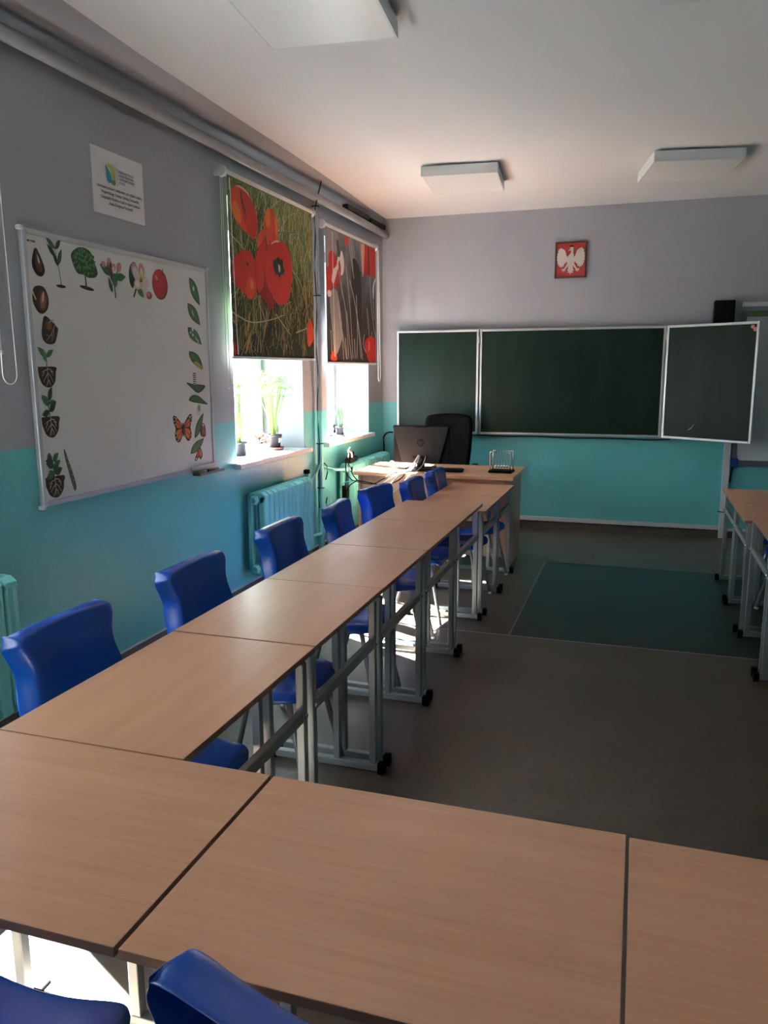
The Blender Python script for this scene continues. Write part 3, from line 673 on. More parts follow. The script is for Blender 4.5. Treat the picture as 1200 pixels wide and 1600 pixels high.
def art_poppies(mb, P):
    r = random.Random(3)
    for k in range(1300):
        s0 = r.uniform(A0, A1); t0 = r.uniform(AZ0, AZ1); l = r.uniform(.08, .38)
        a = math.radians(r.gauss(88, 22)); c = r.uniform(-.5, .5); wv = r.uniform(.003, .013)
        up = (t0-AZ0)/(AZ1-AZ0); right = (s0-A0)/(A1-A0)
        keys = ['fg3', 'fg1', 'fg3', 'fg4', 'fg1'] if up < .4 else (['fg2', 'fg1', 'fg2', 'fg5', 'fg4', 'fg1'] if right > .5 else ['fg1', 'fg5', 'fg2', 'fg3', 'fg1'])
        if up < .45 and r.random() < .25: keys = ['fg2', 'fg4']; wv *= .45
        pts = []
        for i in range(5):
            u = i/4; aa = a+c*u; pts.append((s0+math.cos(aa)*l*u, t0+math.sin(aa)*l*u))
        poly = [clampA(p) for p in strokep(pts, wv, wv*.3)]
        addpoly(mb, r.choice(keys), poly, P, 1+(k % 12)*.15)
    for s0, t0, l, a in ((5.95, 2.45, .3, 80), (5.92, 2.1, .22, 100), (5.82, 2.38, .16, 92), (5.60, 2.62, .14, 75), (4.98, 2.50, .22, 70), (4.90, 1.86, .16, 72), (4.86, 1.72, .2, 60)):
        addpoly(mb, 'fg6', [clampA(p) for p in leafp(s0, t0, l, .03, math.radians(a))], P, 3)
    for pts in ([(4.72, 2.08), (4.95, 2.30)], [(4.70, 1.99), (4.95, 1.94), (5.25, 1.97), (5.5, 2.02)], [(4.70, 2.48), (4.9, 2.40), (5.05, 2.3)], [(5.35, 2.02), (5.5, 1.93), (5.6, 1.88)],
                [(5.66, 2.36), (5.8, 2.28), (5.9, 2.12), (5.95, 2.0)], [(5.7, 1.9), (5.95, 1.95)], [(5.2, 2.72), (5.35, 2.55), (5.5, 2.62)], [(4.95, 2.6), (5.1, 2.72)]):
        addpoly(mb, 'fg2', [clampA(p) for p in strokep(smooth_open(pts), .009, .005)], P, 3.2)
    F = [('fr2', [(4.775, 2.777), (4.872, 2.790), (4.954, 2.775), (5.047, 2.715), (5.102, 2.609), (5.049, 2.494), (4.957, 2.508), (4.83, 2.547), (4.754, 2.597), (4.731, 2.655), (4.744, 2.741)], 4),
         ('fr1', [(4.86, 2.785), (4.954, 2.765), (5.047, 2.705), (5.095, 2.609), (5.049, 2.500), (4.97, 2.51), (4.90, 2.60), (4.87, 2.68)], 4.4),
         ('fr3', [(4.745, 2.66), (4.80, 2.69), (4.86, 2.62), (4.85, 2.56), (4.76, 2.60)], 4.5),
         ('fr2', [(5.189, 2.577), (5.108, 2.531), (5.09, 2.45), (5.211, 2.452)], 4.2),
         ('fr2', [(5.252, 2.721), (5.361, 2.726), (5.425, 2.638), (5.39, 2.507), (5.262, 2.46), (5.215, 2.55), (5.185, 2.61)], 4.6),
         ('fr3', [(5.25, 2.722), (5.29, 2.73), (5.30, 2.64), (5.26, 2.60), (5.22, 2.64)], 4.8), ('fr3', [(5.38, 2.70), (5.42, 2.638), (5.40, 2.54), (5.375, 2.60)], 4.8),
         ('fr1', [(4.841, 2.391), (4.949, 2.403), (5.033, 2.364), (5.077, 2.274), (5.042, 2.141), (4.962, 2.089), (4.902, 2.107), (4.81, 2.142), (4.732, 2.184), (4.708, 2.239), (4.731, 2.316)], 5),
         ('fr2', [(4.95, 2.24), (5.04, 2.22), (5.03, 2.14), (4.962, 2.092), (4.90, 2.12), (4.90, 2.18)], 5.2), ('fr3', [(4.97, 2.22), (5.01, 2.21), (5.0, 2.16), (4.96, 2.17)], 5.3),
         ('fr4', [(5.181, 2.112), (5.259, 2.042), (5.332, 2.092), (5.266, 2.154)], 5.3),
         ('fr4', [(5.156, 2.482), (5.217, 2.508), (5.224, 2.319), (5.294, 2.151), (5.262, 2.078), (5.182, 2.095), (5.092, 2.134), (5.045, 2.186), (5.042, 2.327), (5.074, 2.414)], 5.6),
         ('fr1', [(5.156, 2.478), (5.217, 2.500), (5.18, 2.32), (5.16, 2.2), (5.092, 2.150), (5.055, 2.19), (5.05, 2.327), (5.080, 2.410)], 5.8),
         ('fr1', [(5.234, 2.459), (5.291, 2.507), (5.432, 2.533), (5.519, 2.534), (5.606, 2.485), (5.652, 2.368), (5.619, 2.21), (5.537, 2.11), (5.403, 2.085), (5.321, 2.13), (5.217, 2.214), (5.186, 2.344)], 6.2),
         ('bk', [(5.338, 2.391), (5.37, 2.40), (5.411, 2.424), (5.44, 2.405), (5.482, 2.415), (5.494, 2.362), (5.52, 2.34), (5.498, 2.314), (5.45, 2.30), (5.415, 2.275), (5.40, 2.30), (5.36, 2.299), (5.322, 2.354)], 6.6),
         ('fg2', [(5.41, 2.37), (5.44, 2.36), (5.44, 2.325), (5.415, 2.32)], 6.9),
         ('bk', [(4.86, 2.76), (4.875, 2.70), (4.93, 2.62), (4.945, 2.62), (4.90, 2.70), (4.875, 2.76)], 5.0),
         ('bk', [(4.91, 2.32), (4.95, 2.325), (4.935, 2.30)], 5.5),
         ('fpk', [(4.80, 2.785), (4.872, 2.797), (4.954, 2.782), (5.0, 2.75), (4.95, 2.768), (4.87, 2.782)], 4.9), ('fpk', [(5.30, 2.50), (5.36, 2.528), (5.43, 2.538), (5.42, 2.525), (5.36, 2.515), (5.31, 2.495)], 6.5),
         ('fr2', [(5.929, 1.979), (5.983, 2.021), (6.032, 1.957), (6.036, 1.863), (5.936, 1.8), (5.908, 1.898)], 5), ('fr1', [(4.70, 1.81), (4.72, 1.775), (4.735, 1.725), (4.70, 1.722)], 5)]
    for key, pts, ly in F: addpoly(mb, key, [clampA(p) for p in smooth_poly(pts, 4)], P, ly)
def smooth_open(pts, n=5):
    out = []; N = len(pts)
    for i in range(N-1):
        p0, p1, p2, p3 = pts[max(i-1,0)], pts[i], pts[i+1], pts[min(i+2,N-1)]
        for k in range(n):
            u = k/n
            out.append(tuple(.5*(2*p1[j]+(-p0[j]+p2[j])*u+(2*p0[j]-5*p1[j]+4*p2[j]-p3[j])*u*u+(-p0[j]+3*p1[j]-3*p2[j]+p3[j])*u**3) for j in range(len(p1))))
    out.append(tuple(pts[-1])); return out
C0, C1, CZ0, CZ1 = 6.315, 7.665, 1.68, 2.80
def clampC(p): return (min(max(p[0], C0+.022), C1-.022), min(max(p[1], CZ0+.004), CZ1-.022))
def art_grey(mb, P):
    r = random.Random(5)
    addpoly(mb, 'fgr2', [clampC(p) for p in smooth_poly([(6.34, 2.78), (6.62, 2.78), (6.58, 2.6), (6.40, 2.3), (6.34, 2.3)])], P, .6)
    addpoly(mb, 'fgr2', [clampC(p) for p in smooth_poly([(6.42, 2.25), (6.60, 2.28), (6.70, 1.95), (6.62, 1.80), (6.50, 1.74), (6.46, 1.95)])], P, .6)
    addpoly(mb, 'fgr3', [clampC(p) for p in smooth_poly([(6.98, 2.60), (7.20, 2.5), (7.22, 2.0), (7.15, 1.7), (6.85, 1.7), (6.95, 2.2)])], P, .7)
    for pts in ([(6.613, 2.52), (6.70, 2.32), (6.798, 2.121), (6.86, 1.72)], [(6.813, 2.527), (6.88, 2.30), (6.931, 2.036), (6.97, 1.72)], [(6.894, 2.759), (6.95, 2.6), (7.021, 2.434)],
                [(6.907, 2.414), (7.05, 2.2), (7.13, 1.98), (7.2, 1.72)], [(7.47, 2.515), (7.52, 2.2), (7.633, 1.93)], [(6.674, 2.039), (6.70, 1.9), (6.733, 1.707)], [(6.822, 2.131), (6.88, 1.9), (6.933, 1.709)],
                [(6.60, 2.20), (6.68, 2.0), (6.75, 1.85), (6.80, 1.71)], [(7.10, 2.1), (7.18, 1.9), (7.24, 1.71)], [(7.38, 2.2), (7.43, 2.0), (7.45, 1.85)], [(7.52, 1.98), (7.5, 1.88)],
                [(7.02, 1.9), (7.03, 1.72)], [(6.78, 1.9), (6.82, 1.71)], [(6.96, 2.72), (7.0, 2.5)], [(7.30, 1.95), (7.27, 1.85), (7.35, 1.78)], [(6.43, 1.95), (6.45, 1.71)], [(7.55, 2.4), (7.6, 2.1)], [(7.08, 2.3), (7.10, 2.0), (7.08, 1.72)]):
        addpoly(mb, 'fst', [clampC(p) for p in strokep(smooth_open(pts), .013, .011)], P, 1.2+r.random()*.3)
    F = [('fr1', [(6.404, 2.572), (6.493, 2.615), (6.58, 2.556), (6.642, 2.395), (6.57, 2.316), (6.481, 2.331), (6.433, 2.256), (6.345, 2.254), (6.340, 2.453), (6.399, 2.471)], 2),
         ('wt', [(6.615, 2.576), (6.66, 2.58), (6.71, 2.644), (6.766, 2.563), (6.75, 2.463), (6.69, 2.432), (6.634, 2.491), (6.55, 2.386), (6.503, 2.341), (6.46, 2.376), (6.508, 2.46), (6.58, 2.50)], 2.4),
         ('wt', [(6.36, 2.26), (6.40, 2.28), (6.45, 2.27), (6.44, 2.235), (6.38, 2.225)], 2.5), ('fr4', [(6.56, 2.34), (6.62, 2.37), (6.66, 2.42), (6.64, 2.36), (6.59, 2.31)], 2.6), ('fr1', [(6.63, 2.52), (6.66, 2.55), (6.69, 2.47), (6.66, 2.44)], 2.7),
         ('fr2', [(6.798, 2.774), (6.883, 2.77), (6.868, 2.696), (6.807, 2.706)], 2), ('fr1', [(7.25, 2.765), (7.45, 2.772), (7.645, 2.760), (7.641, 2.533), (7.53, 2.51), (7.412, 2.505), (7.28, 2.513), (7.25, 2.66)], 2),
         ('fpk', [(7.228, 2.768), (7.32, 2.772), (7.31, 2.66), (7.29, 2.53), (7.26, 2.48), (7.224, 2.662)], 2.3), ('bk', [(7.42, 2.76), (7.45, 2.76), (7.46, 2.55), (7.43, 2.5)], 2.4),
         ('wt', [(7.57, 2.44), (7.64, 2.50), (7.64, 2.48), (7.60, 2.43), (7.585, 2.30), (7.565, 2.36)], 2.2), ('bk', [(6.59, 2.70), (6.62, 2.72), (6.64, 2.69), (6.68, 2.58), (6.65, 2.55), (6.60, 2.66)], 2.2),
         ('fr1', [(7.312, 1.876), (7.427, 1.934), (7.56, 1.936), (7.645, 1.88), (7.645, 1.695), (7.45, 1.69), (7.36, 1.76)], 2), ('fpk', [(7.41, 1.90), (7.45, 1.86), (7.43, 1.80), (7.41, 1.80), (7.425, 1.86)], 2.3),
         ('fr2', [(6.42, 1.736), (6.467, 1.778), (6.546, 1.755), (6.556, 1.70), (6.43, 1.70)], 2)]
    for key, pts, ly in F: addpoly(mb, key, [clampC(p) for p in smooth_poly(pts, 4)], P, ly)
def loop(y, zt, zb, x=BX+.02, half=.022, sway=0):
    pts = [(x, y-half*.5, zt)]
    for k in range(1, 10): pts.append((x, y-half*(.5+.5*k/9)+sway*k/9, zt+(zb+half-zt)*k/9))
    for k in range(1, 8):
        a = PI+PI*k/8; pts.append((x, y+half*math.cos(a)+sway, zb+half+half*math.sin(a)))
    for k in range(9, -1, -1): pts.append((x, y+half*(.5+.5*k/9)+sway*k/9, zt+(zb+half-zt)*k/9))
    return pts
blind(A0, A1, AZ0, AZ1, 'roller blind printed with large red poppies in green grass, over the near window', 'bgA', art_poppies, -1, loop(4.655, AZ1-.02, 1.50, XW+.06, .02))
blind(C0, C1, CZ0, CZ1, 'roller blind printed with red poppies on a grey meadow, over the far window', 'bgB', art_grey, 1, loop(C1+.03, CZ1-.02, 1.50, BX+.02, .035, .03))
def art_none(mb, P): pass
blind(1.32, 2.72, 1.70, 2.845, 'roller blind beyond the left edge of the picture, only its white bead chain in view', 'bgB', art_none, 1, loop(2.735, 2.82, 1.565, BX+.02, .04, -.01))
blind(-.30, 1.06, 1.70, 2.845, 'roller blind on the window behind the camera position', 'bgB', art_none, 1)
tag(B('rollw').tube([(BX+.024, 6.46, 2.76), (BX+.024, 6.47, 2.2), (BX+.024, 6.485, 1.73)], .003, 6).build('pull_cord'), 'pale pull cord hanging down across the grey poppy blind', 'cord')
tag(B('rollw').tube([(BX+.026, 4.70, 2.81), (BX+.026, 4.71, 2.3), (BX+.026, 4.73, 1.72)], .003, 6).build('pull_cord'), 'pale pull cord hanging near the left edge of the green poppy blind', 'cord')

# ------------------------------------------------------------------ whiteboard with cut-out pictures
WB0, WB1, WZa, WZb = 2.935, 4.505, .998, 2.238
t = thing('whiteboard', 'large white magnetic board with aluminium frame, edged with plant and butterfly cut-outs', 'whiteboard', (XW, (WB0+WB1)/2, (WZa+WZb)/2))
hw, hh = (WB1-WB0)/2, (WZb-WZa)/2
bx('whiteb', .004, .018, -hw+.02, hw-.02, -hh+.02, hh-.02).build('writing_surface', t)
mb = B('alu')
for s_ in (-1, 1):
    mb.box(.001, .026, s_*hw-(.024 if s_ > 0 else 0), s_*hw+(.024 if s_ < 0 else 0), -hh, hh)
    mb.box(.001, .026, -hw+.024, hw-.024, s_*hh-(.024 if s_ > 0 else 0), s_*hh+(.024 if s_ < 0 else 0))
fr = mb.build('frame', t, bevel=.004)
for sy in (-1, 1):
    for sz in (-1, 1): bx('pvc', 0, .030, sy*hw-.013, sy*hw+.010, sz*hh-.012, sz*hh+.009).build('corner_cap', fr, bevel=.006)
mb = B('ink')
for q0, q1 in ((0, .012), (.014, .018), (.024, .030), (.032, .040), (.042, .050)): mb.box(.018, .0184, -hw+.035+q0, -hw+.035+q1, hh-.055, hh-.047)
mb.build('printed_mark', t)

WX = XW+.018
def sticker(name, label, cx, cz, wd, ht, shapes, group):
    """shapes in a unit box -1..1; each a thin cut-out of card"""
    mb = MB()
    for i, (key, poly) in enumerate(shapes):
        mb.m(key).prism([(p[0]*wd/2, p[1]*ht/2) for p in poly], (0,0,0), (0,1,0), (0,0,1), (1,0,0), 0, .0008+.00025*i)
    o = mb.build(name); o.location = (WX, cx, cz); tag(o, label, 'magnet picture', group); return o
def ov(x, y, a, b, ang=0): return ell(x, y, a, b, ang, 22)
def pltop(base_leafs, stemtop=-.05):
    return base_leafs
G1 = 'plant growth cut-outs down the left side of the whiteboard'; G2 = 'apple growth cut-outs along the top of the whiteboard'; G3 = 'leaf and caterpillar cut-outs down the right side of the whiteboard'
sticker('seed_picture', 'cut-out of a brown pointed apple seed in the top left corner of the whiteboard', 3.030, 2.102, .081, .120,
        [('bk', smooth_poly([(-.25, 1), (.5, .3), (.95, -.5), (.5, -1), (-.3, -.98), (-.95, -.4), (-.85, .3)])), ('br1', smooth_poly([(-.2, .8), (.3, .2), (.6, -.5), (.1, -.75), (-.4, -.5), (-.4, .2)])), ('cr', smooth_poly([(-.15, .55), (.15, .2), (.2, -.1), (-.05, .0)]))], G2)
def plant(stem, leaves, key='g3'):
    sh = [(key, strokep(stem, .05, .03))]
    for i, (x, y, l, wd, a) in enumerate(leaves): sh.append((('g3', 'g1')[i % 2], leafp(x, y, l, wd, math.radians(a))))
    return sh
sticker('sprout_picture', 'cut-out of a slim green sprout with five leaves, second along the whiteboard top', 3.147, 2.107, .127, .207,
        [('so', ov(.35, -.95, .5, .07))]+plant([(.40, -.95), (.25, -.2), (.05, .3), (-.05, .8)], [(.02, .65, .75, .28, 35), (-.02, .65, 1.0, .26, 155), (-.02, .3, .95, .26, 150), (.15, -.05, .9, .34, 55), (.2, -.1, .8, .26, 130)]), G2)
r3 = random.Random(11); tr = [('so', ov(.05, -.92, .55, .09, -.1)), ('g3', strokep([(.0, -.92), (-.02, -.3), (0, .1)], .1, .05)), ('g3', smooth_poly([(-.9, .2), (-.95, .6), (-.5, .92), (0, 1), (.5, .85), (.75, .4), (.95, -.1), (.7, -.35), (.2, -.4), (-.1, -.3), (-.6, -.25)]))]
for k in range(110):
    a, q = r3.uniform(0, 2*PI), math.sqrt(r3.random()); x, y = -.02+.86*q*math.cos(a), .32+.62*q*math.sin(a)
    tr.append((r3.choice(['g1', 'g2', 'g2', 'g3']), ell(x, y, .085, .06, a, 6)))
o = sticker('tree_picture', 'cut-out of a round leafy green tree, third along the top of the whiteboard', 3.349, 2.108, .196, .197, tr[:3], G2)
mb = MB()
for i, (key, poly) in enumerate(tr[3:]): mb.m(key).prism([(p[0]*.098, p[1]*.0985) for p in poly], (0,0,0), (0,1,0), (0,0,1), (1,0,0), .0012, .0016+.000008*i)
mb.build('leaf_speckle', o)
sticker('blossom_picture', 'cut-out of an apple twig with pink buds, fourth along the top of the whiteboard', 3.561, 2.087, .202, .197,
        [('g3', strokep([(.15, -1), (.1, -.3), (-.1, .3), (-.2, .7)], .1, .05)), ('g3', strokep([(.1, -.3), (.3, .2), (.5, .5)], .07, .04)), ('g3', leafp(.1, -.3, .75, .25, math.radians(115))), ('g1', leafp(.2, .05, .9, .42, math.radians(8))), ('g3', leafp(-.1, -.75, .8, .25, math.radians(108))),
         ('g1', leafp(-.1, .1, 1.0, .4, math.radians(150))), ('br1', leafp(.0, .0, .8, .3, math.radians(120))), ('g1', ov(.15, -.1, .2, .35)), ('pk', ov(-.2, .72, .16, .26, .2)), ('pk', ov(.12, .55, .15, .2)), ('pk', ov(.55, .6, .17, .26, -.3)), ('rdd', ov(-.15, .6, .08, .16)), ('cr', ov(.05, .45, .08, .12)), ('pk', ov(-.7, .6, .15, .16))], G2)
sticker('flower_picture', 'cut-out of an open pink and cream apple flower, fifth along the top of the whiteboard', 3.803, 2.097, .202, .182,
        [('g3', strokep([(-.7, -1), (-.45, -.5), (-.3, -.3)], .12)), ('g3', smooth_poly([(-.6, 1), (-.95, .6), (-1, -.1), (-.75, -.5), (-.5, .0), (-.3, .8)])), ('g1', leafp(-.35, -.4, .8, .4, math.radians(-45))), ('pk', ov(-.5, .55, .30, .42, .3)), ('cr', ov(-.42, .35, .24, .42, .3)), ('pk', ov(.12, .6, .25, .42, .05)), ('cr', ov(.1, .45, .16, .30)),
         ('cr', ov(.45, .0, .25, .30, .4)), ('cr', ov(-.33, -.25, .30, .28)), ('wt', ov(-.35, -.2, .2, .2)), ('cr', ov(.25, -.45, .17, .5, .4)), ('yl', ov(.05, .12, .14, .2)), ('br3', ov(0, .02, .09, .12)), ('rd', ov(.68, -.78, .24, .22)), ('pk', ov(.62, -.72, .13, .14))], G2)
sticker('apple_picture', 'cut-out of a glossy red apple at the end of the top row of the whiteboard', 3.985, 2.095, .162, .172,
        [('wt', ov(0, 0, 1.04, 1.04)), ('rdd', ov(.0, 0, .95, .97)), ('rd', ov(-.08, .05, .86, .88)), ('pk', ov(-.4, .4, .2, .12, -.6)), ('bk', strokep([(.3, .75), (.4, .95), (.38, 1.03)], .05)), ('rdd', ov(.35, .68, .16, .06))], G2)
sticker('bean_picture', 'cut-out of a brown swelling bean seed, below the pointed seed on the whiteboard', 3.027, 1.937, .102, .124,
        [('so', smooth_poly([(-.4, .95), (.5, .9), (.98, .2), (.8, -.6), (.1, -1), (-.5, -.85), (-.98, -.2), (-.9, .6)])), ('br1', ov(.15, .0, .68, .78, -.2)), ('br3', ov(.25, -.05, .35, .6, -.25)), ('cr', strokep([(-.95, .5), (-.75, .2), (-.6, -.05)], .16, .1)), ('cr', ov(.3, .2, .1, .4, -.25))], G1)
sticker('germ_picture', 'cut-out of a germinating bean with its first roots, left side of the whiteboard', 3.069, 1.804, .112, .127,
        [('so', smooth_poly([(-.35, 1), (.9, .25), (1, .05), (.6, -.8), (.1, -1), (-.6, -.9), (-.95, -.4), (-.75, .5)])), ('br1', ov(-.05, .35, .42, .42)), ('br3', ov(0, .3, .25, .28)), ('root', strokep([(.0, .55), (.45, .75), (.7, .4), (.3, -.1), (-.1, -.5), (-.5, -.75)], .1, .04)),
         ('root', strokep([(.2, -.2), (.25, -.6), (.1, -.8)], .05, .02)), ('root', strokep([(-.1, -.4), (-.5, -.35)], .05, .02)), ('root', strokep([(.5, .2), (.4, -.3), (.45, -.5)], .05, .02))], G1)
def soilcup(base, leaves_, rootsc=.8):
    b = base
    sh = [('so', smooth_open([(-1, b), (1, b), (.98, b-.3), (.85, -.7), (.4, -.97), (-.1, -1), (-.6, -.85), (-.9, -.5), (-.98, b-.3)], 3)), ('root', strokep([(.05, b), (.05, -.5), (.05, -.9)], .07, .03))]
    for x, y, x2, y2 in ((.05, b-.1, .7, b-.28), (.05, b-.15, -.65, b-.3), (.05, b-.3, .6, -.75), (.05, b-.35, -.5, -.7), (.05, -.6, .3, -.9), (.05, -.6, -.2, -.92), (.4, b-.22, .6, b-.45), (-.35, b-.24, -.6, b-.5)):
        sh.append(('root', strokep([(x, y), ((x+x2)/2+.05, (y+y2)/2+.05), (x2, y2)], .06, .025)))
    return sh+leaves_
sticker('seedling_picture', 'cut-out of a young seedling with only three leaves in a cup of soil', 3.031, 1.631, .115, .172,
        soilcup(.08, [('g2', strokep([(0, .05), (0, .6)], .05)), ('g1', leafp(0, .6, 1.0, .35, math.radians(150))), ('g1', leafp(0, .6, .95, .3, math.radians(25))), ('g2', leafp(-.05, .35, .7, .38, math.radians(110)))]), G1)
sticker('seedling_picture', 'cut-out of a taller seedling with six spaced leaves in a cup of soil', 3.028, 1.418, .113, .208,
        soilcup(-.08, [('g1', strokep([(-.05, -.1), (-.1, .5), (0, .7)], .045)), ('g3', leafp(-.05, .65, .75, .38, math.radians(50))), ('g1', leafp(-.05, .62, .8, .18, math.radians(160))), ('g1', leafp(-.05, .5, .75, .2, math.radians(10))), ('g1', leafp(-.1, .4, .85, .25, math.radians(150))), ('g3', leafp(0, .15, .9, .35, math.radians(30))), ('g3', leafp(-.1, .15, .8, .3, math.radians(190)))]), G1)
sticker('seedling_picture', 'cut-out of a bushy seedling in soil, bottom left corner of the whiteboard', 3.025, 1.135, .126, .208,
        soilcup(-.05, [('g1', strokep([(-.02, -.05), (-.05, .5), (-.2, .85)], .05))]+[(('g1', 'g3')[i % 2], leafp(x, y, l, .3, math.radians(a))) for i, (x, y, l, a) in enumerate([(-.5, .75, .35, 60), (-.6, .85, .45, 0), (-.05, .65, .7, 30), (-.1, .6, .7, 170), (0, .4, .75, 20), (-.05, .4, .75, 165), (0, .2, .85, 5), (0, .1, .6, 50), (-.1, .15, .8, 200), (.1, .05, .75, 20), (-.1, .0, .5, 150)])]), G1)
sticker('pod_picture', 'cut-out of an open green bean pod beside the bushy seedling on the whiteboard', 3.137, 1.149, .069, .211,
        [('g3', smooth_poly([(-.9, 1), (-.3, .5), (.5, -.2), (1, -.8), (.6, -1), (.1, -.6), (-.5, .1), (-.95, .7)])), ('g1', smooth_poly([(-.8, .85), (-.35, .45), (.3, -.2), (.7, -.8), (.5, -.9), (.0, -.5), (-.5, .1), (-.85, .65)]))]+
        [('br1', ov(-.62+.27*k, .55-.27*k, .17, .09)) for k in range(5)]+[('pk', ov(-.60+.27*k, .57-.27*k, .08, .04)) for k in range(5)], G1)
def wleaf(ang, extra):
    L1 = leafp(-math.cos(math.radians(ang))*1.1, -math.sin(math.radians(ang))*1.1*1.0, 2.2, .95, math.radians(ang))
    c, s_ = math.cos(math.radians(ang)), math.sin(math.radians(ang))
    return [('g3', L1), ('g1', [(p[0]*.82, p[1]*.82) for p in L1]), ('g2', strokep([(-c*.95, -s_*.95), (c*.95, s_*.95)], .07, .03))]+extra
sticker('leaf_picture', 'cut-out green leaf carrying one white egg, top right of the whiteboard', 4.352, 2.088, .161, .181, wleaf(-52, [('wt', ov(-.15, .2, .12, .16))]), G3)
sticker('leaf_picture', 'cut-out green leaf with a tiny pale caterpillar, second from the top right', 4.333, 1.953, .184, .153, wleaf(-48, [('cr', strokep([(-.25, .35), (-.2, .1), (-.05, -.15)], .10, .07))]), G3)
sticker('leaf_picture', 'cut-out green leaf eaten with white holes, third from the top right', 4.332, 1.824, .194, .129, wleaf(-45, [('wt', ov(-.25, .6, .1, .16)), ('wt', ov(-.5, .3, .1, .1)), ('wt', ov(-.25, .1, .1, .12)), ('cr', strokep([(.0, -.1), (.3, -.4), (.35, -.6)], .12, .1))]), G3)
sticker('leaf_picture', 'cut-out green leaf with a yellow striped caterpillar lying on its edge', 4.334, 1.683, .197, .128,
        wleaf(-45, [('yl', strokep([(-.3, -.25), (.1, -.4), (.45, -.7), (.8, -.75)], .3))]+[('bk', strokep([(-.2+.2*k, -.15-.13*k), (-.25+.2*k, -.45-.13*k)], .05)) for k in range(5)]), G3)
sticker('caterpillar_picture', 'cut-out of a striped caterpillar rearing upright on a leaf, right side of the whiteboard', 4.319, 1.546, .214, .127,
        [('g3', smooth_poly([(-1, .0), (-.3, -.15), (.6, -.25), (1, -.4), (.6, -.85), (.1, -1), (-.4, -.6)])), ('g1', smooth_poly([(-.7, -.1), (0, -.3), (.7, -.4), (.4, -.8), (0, -.8), (-.35, -.5)])), ('wt', strokep([(-.15, -.2), (-.15, .3), (-.05, .85), (.1, .95)], .24))]+[('bk', strokep([(-.28, -.1+.19*k), (0, -.08+.19*k)], .08)) for k in range(6)], G3)
sticker('chrysalis_picture', 'cut-out of a pale chrysalis hanging under a leaf, right side of the whiteboard', 4.338, 1.407, .217, .127,
        [('g3', smooth_poly([(-1, .6), (-.6, .98), (0, .9), (.6, .4), (1, .0), (.4, .1), (-.3, .25), (-.8, .4)])), ('g1', smooth_poly([(-.8, .6), (-.5, .85), (0, .75), (.6, .25), (.2, .25), (-.4, .4)])), ('cr', smooth_poly([(.0, .1), (.2, .05), (.25, -.4), (.1, -.95), (-.15, -.9), (-.2, -.4)])), ('g2', smooth_poly([(.0, .0), (.1, -.1), (.12, -.4), (.0, -.6), (-.1, -.3)]))], G3)
sticker('chrysalis_picture', 'cut-out of a brown opening chrysalis on a leaf, just right of the orange butterfly', 4.341, 1.281, .147, .160,
        [('g3', leafp(-.9, -.95, 2.5, .75, math.radians(50))), ('g1', leafp(-.75, -.8, 2.0, .5, math.radians(50))), ('br1', smooth_poly([(.3, .1), (.7, .1), (.9, -.3), (.85, -.9), (.3, -.9), (.0, -.6)])), ('br3', smooth_poly([(.35, -.05), (.6, -.1), (.65, -.6), (.35, -.7)])), ('cr', ov(.5, .0, .12, .12))], G3)
sticker('hatching_picture', 'cut-out of a butterfly hatching below a leaf, lowest on the right side of the whiteboard', 4.307, 1.132, .186, .133,
        [('g3', leafp(-.95, -.25, 2.2, .85, math.radians(35))), ('g1', leafp(-.8, -.15, 1.8, .6, math.radians(35))), ('bk', smooth_poly([(.05, .2), (.35, .1), (.55, -.5), (.3, -.95), (.1, -.7), (-.3, -1), (-.45, -.8), (-.15, -.3)])), ('or_', smooth_poly([(.15, .0), (.35, -.1), (.42, -.5), (.25, -.7), (.12, -.4)])), ('rd', smooth_poly([(.05, -.0), (.08, -.5), (-.2, -.7), (-.12, -.3)])), ('wt', ov(-.3, -.8, .08, .08))], G3)
def mir(p): return [(-x, y) for x, y in p]
bw = smooth_poly([(.05, .15), (.35, .6), (.75, .98), (.95, .9), (.9, .4), (.75, .05), (.85, -.4), (.75, -.85), (.45, -1), (.2, -.7), (.05, -.2)])
bo1 = smooth_poly([(.12, .12), (.38, .5), (.65, .65), (.72, .35), (.62, .08), (.35, .05)]); bo2 = smooth_poly([(.12, -.05), (.4, -.05), (.66, -.15), (.7, -.5), (.5, -.82), (.28, -.65), (.15, -.3)])
sticker('butterfly_picture', 'cut-out of an orange and black butterfly near the lower right corner of the whiteboard', 4.150, 1.277, .215, .161,
        [('bk', bw), ('bk', mir(bw)), ('or_', bo1), ('or_', mir(bo1)), ('or_', bo2), ('or_', mir(bo2)), ('bk', strokep([(.1, -.1), (.62, -.6)], .035)), ('bk', mir(strokep([(.1, -.1), (.62, -.6)], .035))), ('bk', strokep([(.15, .1), (.7, .45)], .03)), ('bk', mir(strokep([(.15, .1), (.7, .45)], .03))),
         ('bk', ov(0, -.1, .06, .5))]+[('wt', ov(s_*x, y, .035, .04)) for s_ in (-1, 1) for x, y in ((.82, .85), (.85, .6), (.8, .35), (.68, .8), (.78, -.3), (.78, -.6), (.62, -.85), (.7, .72))], None)
